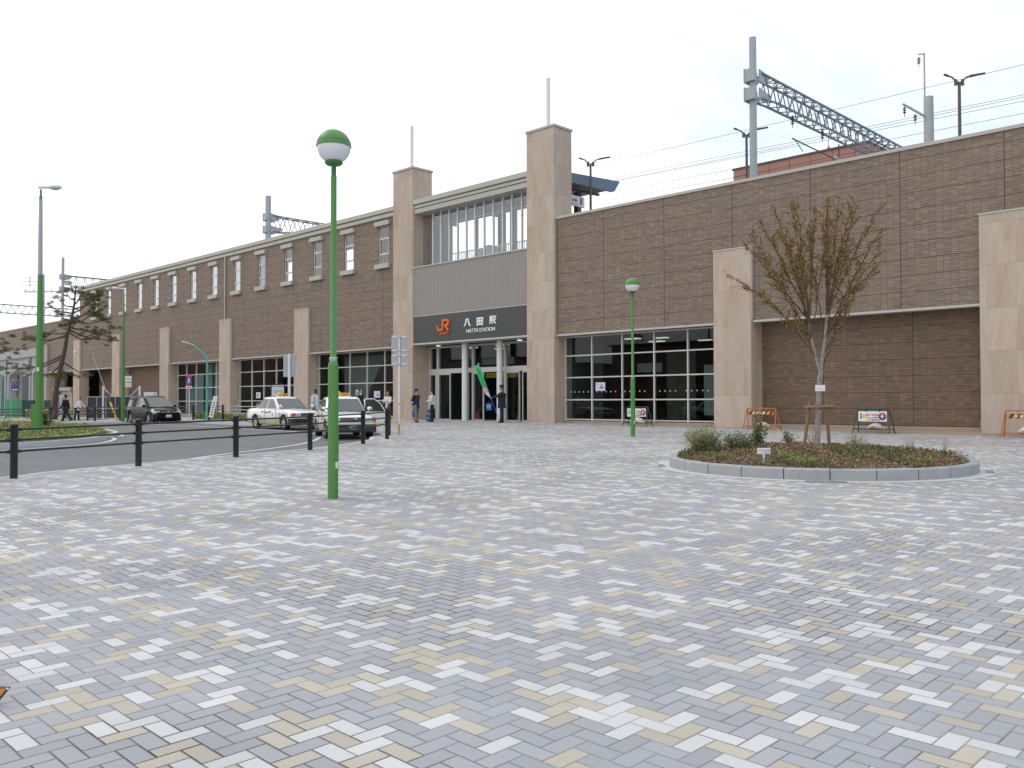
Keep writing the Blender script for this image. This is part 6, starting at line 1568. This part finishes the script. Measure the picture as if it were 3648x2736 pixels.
q = MB(); q.lathe([(0, 0), (.05, 0), (.05, .012), (0, .012)], (2.262, 0, .70), 14, axis=(1, 0, 0)); q.build('badge', 'chrome', v_, local=True)
vb('number_plate', 'plate_white', [(2.302, 2.314, -.165, .165, .38, .545)])
textmesh('41-58', (2.316, 0, .43), (0, 1, 0), (0, 0, 1), .075, .25, .002, .012, 'plate_number', 'plate_green', v_, local=True)
q = MB(); q.bar((1.33, .62, 1.03), (1.42, .0, 1.03), .02, .012); q.build('wiper', 'black_plastic', v_, local=True)

# ================================================================== people
def voxelise(o, size, smooth=3):
    md = o.modifiers.new('r', 'REMESH'); md.mode = 'VOXEL'; md.voxel_size = size; md.use_smooth_shade = True
    sm = o.modifiers.new('s', 'SMOOTH'); sm.factor = .5; sm.iterations = smooth
    apply_mods(o); return o
def person(x, y, rz, label, h=1.70, top='cloth_navy', legs='cloth_grey', hair='hair_black', cap=None, coat=.0, arms=None, legp=None, turn=0., shoe='shoe_black', lean=0., longhair=False, z=None, skirt=False, slim=1.):
    # local frame: faces +Y, x to its right
    z = G(x, y) if z is None else z
    e_ = empty('person', (x, y, z), label, 'person', None, rz=rz); s = h/1.70; V = Vector
    hipz = .90*s
    lp = legp or ((.0, .0), (.0, .0))
    J = {}
    for q, sg_ in enumerate((-1, 1)):
        fwd, kb = lp[q]   # thigh swing, knee bend
        hp = V((sg_*.108*s, 0, hipz)); kn = hp+V((sg_*.01, math.sin(fwd)*.43*s, -math.cos(fwd)*.43*s)); an = kn+V((sg_*.01, math.sin(fwd-kb)*.41*s, -math.cos(fwd-kb)*.41*s))
        J[sg_] = (hp, kn, an)
    mn = min(J[-1][2].z, J[1][2].z)-.065*s
    dz = V((0, 0, -mn))
    for sg_ in (-1, 1): J[sg_] = tuple(p+dz for p in J[sg_])
    hip = V((0, 0, hipz))+dz; ch = hip+V((0, lean*.4, .46*s)); nk = ch+V((0, lean*.15, .10*s)); hd = nk+V((0, lean*.1+.01, .155*s))
    ar = arms or ((0, 0, 0, 0), (0, 0, 0, 0)); A = {}
    for q, sg_ in enumerate((-1, 1)):
        fwd, out, eb, inn = ar[q]   # upper arm swing forward, outward, elbow bend, forearm inward
        sh = ch+V((sg_*.198*s*slim, 0, .02*s)); d = V((sg_*math.sin(out), math.sin(fwd)*math.cos(out), -math.cos(fwd)*math.cos(out))).normalized(); el = sh+d*.28*s
        f2 = fwd+eb; d2 = V((sg_*math.sin(out)*(1-abs(inn))-sg_*inn, math.sin(f2)*math.cos(out), -math.cos(f2)*math.cos(out))).normalized(); wr = el+d2*.245*s; A[sg_] = (sh, el, wr, d2)
    # continuous body
    b = MB()
    b.tube([hip+V((0, 0, -.08)), hip+V((0, 0, .08)), ch+V((0, 0, -.12)), ch, nk+V((0, 0, -.02))], [.13*s, .125*s, .14*s, .14*s, .055*s], 14, sq=.72)
    b.tube([nk-V((0, 0, .06)), nk+V((0, 0, .06))], .052*s, 12)
    for sg_ in (-1, 1):
        hp, kn, an = J[sg_]; b.tube([hp, kn, an], [.078*s, .052*s, .036*s], 12); b.ball(kn, .052*s, n=10, m_=6)
        sh, el, wr, d2 = A[sg_]; b.tube([ch+V((sg_*.08, 0, .02)), sh, el, wr], [.06*s, .05*s, .038*s, .026*s], 12); b.ball(el, .038*s, n=8, m_=6)
        # hand: palm, four curled fingers, thumb
        sdv = V((1, 0, 0))-d2*d2.x; sdv = sdv.normalized() if sdv.length > .3 else d2.cross(V((0, 0, 1))).normalized(); nv = d2.cross(sdv)
        pc = wr+d2*.05*s; b.obox(pc, sdv*.030*s, nv*.012*s, d2*.045*s)
        for k_ in range(4):
            r0 = pc+d2*.04*s+sdv*(-.025+.0165*k_)*s; ln = (.062, .074, .070, .052)[k_]*s; c1 = r0+d2*ln*.5+nv*.008*sg_; c2 = c1+(d2*.6+nv*.8*-sg_)*ln*.35; b.tube([r0, c1, c2], [.0095*s, .009*s, .0075*s], 7)
        t0 = pc-d2*.02*s-sdv*sg_*.026*s; b.tube([t0, t0+(d2*.6-sdv*sg_*.8)*.03*s, t0+(d2*.9-sdv*sg_*.5)*.055*s], [.012*s, .010*s, .008*s], 7)
    # head
    rot = Matrix.Rotation(turn, 3, 'Z'); Hd = lambda a, b_, c: hd+rot @ V((a*s, b_*s, c*s))
    b.ball(Hd(0, -.008, .02), 1., n=18, m_=12, sc_=(.076*s, .094*s, .105*s), rot=rot); b.ball(Hd(0, .022, -.045), 1., n=14, m_=8, sc_=(.056*s, .062*s, .062*s), rot=rot)
    b.tube([Hd(0, .085, .02), Hd(0, .105, -.018)], [.010*s, .015*s], 8)
    for sg_ in (-1, 1): b.ball(Hd(sg_*.078, -.005, -.01), 1., n=8, m_=6, sc_=(.012*s, .02*s, .03*s), rot=rot)
    bo = b.build('body', 'skin', e_, local=True); voxelise(bo, .010, 3)
    for sg_ in (-1, 1):
        q_ = MB(); q_.ball(Hd(sg_*.030, .078, .012), .010*s, n=8, m_=5); q_.build('eye', 'hair_black', e_, local=True)
    q_ = MB(); q_.ball(Hd(0, .083, -.058), 1., n=10, m_=5, sc_=(.022*s, .008*s, .006*s), rot=rot); q_.build('mouth', 'cone_red' if longhair else 'skin', e_, local=True)
    # hair
    q_ = MB(); q_.ball(Hd(0, -.022, .038), 1., n=18, m_=12, sc_=(.086*s, .098*s, .100*s), rot=rot)
    if longhair:
        for k_ in range(9):
            a = R(150+k_*30-30*4+0)-R(60)*0; an_ = math.pi*(.95+k_*.138); q_.tube([Hd(.06*math.cos(an_), .06*math.sin(an_), .05), Hd(.092*math.cos(an_), .085*math.sin(an_)-.01, -.07), Hd(.09*math.cos(an_), .09*math.sin(an_), -.22)], [.03*s, .034*s, .02*s], 8)
    else: q_.ball(Hd(0, -.045, -.02), 1., n=14, m_=8, sc_=(.078*s, .062*s, .07*s), rot=rot)
    ho = q_.build('hair', hair, e_, local=True); voxelise(ho, .010, 1)
    if cap:
        q_ = MB(); q_.lathe([(.094*s, .03*s), (.098*s, .055*s), (.09*s, .10*s), (.06*s, .130*s), (0, .138*s)], Hd(0, -.01, .03), 20)
        if cap == 'peaked': q_.lathe([(.096*s, .05*s), (.10*s, .085*s), (.135*s, .12*s), (.13*s, .135*s), (.0, .148*s)], Hd(0, -.01, .03), 22)
        q_.add([Hd(-.07, .07, .062), Hd(-.05, .15, .045), Hd(0, .17, .04), Hd(.05, .15, .045), Hd(.07, .07, .062), Hd(0, .085, .075)], [(0, 1, 2, 3, 4, 5)]); q_.build('cap', 'cloth_navy', e_, local=True)
        if cap == 'peaked':
            q_ = MB(); q_.ball(Hd(0, .10, .125), .018*s, n=8, m_=5); q_.build('cap_badge', 'yellow_sign', e_, local=True)
        elif cap == 'logo':
            q_ = MB(); q_.ball(Hd(0, .085, .10), 1., n=8, m_=5, sc_=(.035*s, .012*s, .018*s), rot=rot); q_.build('cap_logo', 'white_letter', e_, local=True)
    # jacket
    q_ = MB(); hem = coat
    q_.tube([hip+V((0, 0, -.10-hem)), hip+V((0, 0, .0)), hip+V((0, 0, .14)), ch+V((0, 0, -.10)), ch+V((0, 0, .02)), nk+V((0, 0, -.035))], [(.195+hem*.12)*s*slim, .188*s*slim, .18*s*slim, .205*s*slim, .192*s*slim, .08*s], 18, sq=.72)
    q_.tube([nk-V((0, 0, .07)), nk-V((0, 0, .015))], [.085*s, .068*s], 14)
    for sg_ in (-1, 1):
        sh, el, wr, d2 = A[sg_]; q_.tube([ch+V((sg_*.06*s, 0, .0)), sh+V((0, 0, -.005)), el, wr+d2*.01], [.088*s, .080*s, .063*s, .048*s], 14); q_.ball(sh, .080*s, n=10, m_=8); q_.ball(el, .063*s, n=10, m_=6)
    jo = q_.build('jacket', top, e_, local=True); voxelise(jo, .014, 2)
    # trousers
    q_ = MB(); q_.tube([hip+V((0, 0, .05)), hip+V((0, 0, -.04)), hip+V((0, 0, -.12))], [.155*s, .168*s, .15*s], 16, sq=.75)
    for sg_ in (-1, 1):
        hp, kn, an = J[sg_]; q_.tube([hp+V((0, 0, .02)), hp.lerp(kn, .5), kn, kn.lerp(an, .6), an+V((0, 0, .0))], [.112*s, .10*s, .082*s, .076*s, .078*s], 14); q_.ball(kn, .082*s, n=10, m_=6)
    to = q_.build('trousers', legs, e_, local=True); voxelise(to, .013, 2)
    if skirt:
        q_ = MB(); q_.lathe([(.13*s, .12), (.16*s, 0), (.19*s, -.30), (.20*s, -.42)], hip, 18); q_.build('skirt', top if not isinstance(skirt, str) else skirt, e_, local=True)
    for sg_ in (-1, 1):
        hp, kn, an = J[sg_]; dl = (an-kn).normalized(); toe = V((sg_*.2, 1, 0)).normalized(); toe = (toe-dl*toe.dot(dl)*.6).normalized()
        q_ = MB(); c = an+dl*.03*s; q_.tube([c-toe*.07*s, c-toe*.02*s, c+toe*.07*s, c+toe*.14*s, c+toe*.175*s], [.036*s, .046*s, .042*s, .036*s, .015*s], 12, sq=.8); q_.cyl(an-dl*.04, an+dl*.03, .042*s, n=10); q_.build('shoe', shoe, e_, local=True)
    return e_, A, J, hip
def wpos(e_, p):
    return Matrix.Translation(e_.location) @ Matrix.Rotation(e_.rotation_euler.z, 4, 'Z') @ Vector(p)
FACE = lambda dx, dy: math.atan2(-dx, dy)     # rotation so that local +Y points to (dx, dy)
# two men in front of the left tower
m1, A1_, J1, _ = person(-35.55, 28.85, FACE(.85, .15), 'man in navy blazer and grey trousers with hands behind his back', 1.68, 'cloth_navy', 'cloth_grey', 'hair_black', 'plain', .05, ((-.35, .12, .5, .35), (-.35, .12, .5, .35)), ((-.12, .05), (.18, .05)))
q_ = MB(); q_.tube([wpos(m1, A1_[1][1]).lerp(wpos(m1, A1_[1][2]), .1), wpos(m1, A1_[1][1]).lerp(wpos(m1, A1_[1][2]), .35)], .060, 14); ab = q_.build('armband', 'cloth_white', m1)
for v in ab.data.vertices: v.co = (Matrix.Rotation(-m1.rotation_euler.z, 4, 'Z') @ v.co)
m2, A2_, _, _ = person(-35.35, 29.75, FACE(-.55, -.75), 'man in pale windbreaker and dark cap facing the man in navy', 1.66, 'cloth_pale', 'cloth_black', 'hair_black', 'logo', .08, ((.25, .1, 1.3, .3), (.05, .06, .25, .0)), ((.03, .0), (-.03, .0)))
# station officer with banner
m3, A3_, _, _ = person(-31.15, 30.75, FACE(-.55, -.72), 'station officer in dark navy uniform and peaked cap gripping a banner pole', 1.80, 'uniform_navy', 'uniform_navy', 'hair_black', 'peaked', .12, ((1.10, .12, .12, .0), (.05, .06, .2, .0)), ((.05, .0), (-.05, .0)), turn=R(12))
hand = wpos(m3, A3_[-1][2]+A3_[-1][3]*.07)
# woman by the pole
m4, A4_, _, _ = person(-37.3, 28.35, FACE(.3, -.95), 'woman with long auburn hair and white top looking down by the white post', 1.58, 'cloth_white', 'cloth_brown', 'hair_auburn', None, -.02, ((.35, .12, 1.5, .4), (.35, .12, 1.5, .4)), ((.02, 0), (-.02, 0)), longhair=True, skirt='cloth_brown', shoe='shoe_red', slim=.9)
# man in white jacket behind the front taxi, seen from the side
person(-37.5, 24.0, FACE(-.8, -.5), 'man in a pale jacket walking behind the two taxis', 1.72, 'cloth_pale', 'cloth_grey', 'hair_black', None, .06, ((.1, .08, .2, 0), (-.1, .08, .2, 0)), ((.1, 0), (-.1, 0)))
person(-36.6, 26.0, FACE(.2, -.9), 'dark haired man in black whose head shows above the front taxi', 1.70, 'cloth_black', 'cloth_black', 'hair_black', None, .03)
# walker on the far pavement and stooping person
person(-62.9, 20.8, FACE(-.72, -.62), 'man in black coat and cap striding along the far pavement', 1.78, 'cloth_black', 'cloth_black', 'hair_black', 'plain', .12, ((.3, .06, .3, 0), (-.3, .06, .2, 0)), ((-.50, .12), (.38, .10)))
person(-65.6, 22.45, FACE(.6, .4), 'stooping person in a white jacket in front of the steel gate', 1.60, 'cloth_white', 'cloth_navy', 'hair_black', None, .06, ((.5, .1, .3, 0), (.5, .1, .3, 0)), ((.1, .1), (-.1, .1)), lean=.55)
# belongings
def bag(p, w_, h, label, rz_=0., mat='blue_plastic'):
    e_ = empty('shopping_bag', p, label, 'bag', 'blue paper bags with yellow labels'); c = Vector(p); d = Vector((math.cos(rz_), math.sin(rz_), 0)); n_ = Vector((d.y, -d.x, 0))
    q = MB(); q.obox(c, d*w_/2, n_*.055, (0, 0, h/2)); q.build('bag_body', mat, e_)
    q = MB(); q.obox(c+n_*.057+Vector((0, 0, .02)), d*w_*.36, n_*.003, (0, 0, h*.13)); q.build('label_print', 'yellow_sign', e_)
    q = MB(); q.obox(c+n_*.061+Vector((0, 0, .02)), d*w_*.26, n_*.002, (0, 0, h*.045)); q.build('label_mark', 'black_ink', e_)
    q = MB(); q.tube([c-d*w_*.25+Vector((0, 0, h/2)), c+Vector((0, 0, h/2+.13)), c+d*w_*.25+Vector((0, 0, h/2))], .006, 5); q.build('handle', mat, e_)
    return e_
h2 = wpos(m2, A2_[1][2]+A2_[1][3]*.08); h1 = wpos(m1, A1_[-1][2]+A1_[-1][3]*.08)
p2 = wpos(m2, A2_[-1][2]+A2_[-1][3]*.08)
bag((h2.x, h2.y, h2.z-.36), .27, .40, 'blue bag with yellow label held low by the man in the pale windbreaker', R(40))
bag((h1.x-.10, h1.y-.12, h1.z-.34), .24, .34, 'blue bag hanging behind the man in the navy blazer', R(100))
bag((-36.15, 30.2, G(-36, 30)+.19), .28, .38, 'blue bag standing on the paving between the two men', R(40))
hb = hand+Vector((-.06, -.08, -.42)); bag((hb.x, hb.y, hb.z), .26, .34, 'blue bag hanging from the officer\'s banner hand', R(30))
e_ = empty('handbag', wpos(m4, (-.24, -.05, 1.0)), 'black shoulder bag hanging on the woman with auburn hair', 'bag')
q = MB(); c = wpos(m4, (.26, -.05, .86)); q.ball(c, 1., n=14, m_=8, sc_=(.14, .08, .17)); q.tube([c+Vector((-.08, 0, .12)), wpos(m4, (.16, 0, 1.30)), c+Vector((.08, 0, .12))], .012, 6); q.build('bag_body', 'cloth_black', e_)
# banner
dp = (Vector((-.711, -.703, 0))*.36+Vector((0, 0, 1))).normalized(); pb0 = Vector((hand.x, hand.y, hand.z))
dn = (pb0.z-G(pb0.x, pb0.y))/dp.z; foot = pb0-dp*dn; topp = pb0+dp*1.78
e_ = empty('banner', foot, 'tilted green banner with black characters on a blue pole held by the officer', 'banner')
q = MB(); q.cyl(foot, topp+dp*.05, .016, n=10); q.build('pole', 'blue_plastic', e_)
sdn = (Vector((-.711, -.703, 0))-dp*Vector((-.711, -.703, 0)).dot(dp)).normalized(); nn = Vector((.703, -.711, 0))
q = MB(); q.cyl(topp, topp+sdn*.28, .009, n=8); q.ball(topp+dp*.05, .03, n=8, m_=6); q.build('cross_rod', 'white_metal', e_)
def cloth(t0, t1, w0, w1, mat, nm, off=0.):
    q = MB(); n, m2 = 14, 6; vs = []
    for a in range(n+1):
        t_ = t0+(t1-t0)*a/n; wd = w0+(w1-w0)*a/n
        for b_ in range(m2+1):
            u = b_/m2; vs.append(topp-dp*t_+sdn*(.01+u*wd)+nn*(.035*math.sin(u*5+t_*4)*(.4+t_)+off))
    vs2 = [Vector(v)+nn*.004 for v in vs]; N_ = len(vs)
    F = [(a*(m2+1)+b_, (a+1)*(m2+1)+b_, (a+1)*(m2+1)+b_+1, a*(m2+1)+b_+1) for a in range(n) for b_ in range(m2)]
    q.add(vs+vs2, F+[tuple(N_+i for i in f[::-1]) for f in F], 0, True); return q.build(nm, mat, e_)
cloth(.02, 1.12, .25, .21, 'banner_green', 'cloth'); cloth(1.12, 1.17, .22, .22, 'red_ink', 'red_edge'); cloth(1.17, 1.45, .22, .2, 'banner_pink', 'lower_cloth'); cloth(1.45, 1.72, .2, .05, 'cloth_white', 'tail')
for k_, ch_ in enumerate('春の全国交通安全運動'):
    t_ = .12+k_*.098; textmesh(ch_, topp-dp*t_+sdn*.125+nn*(.055), -sdn, dp, .075, .085, .003, .03, 'lettering', 'black_ink', e_)
# remove leftovers used while building
for o in list(bpy.data.objects):
    if o.name.startswith('cutter'): bpy.data.objects.remove(o)
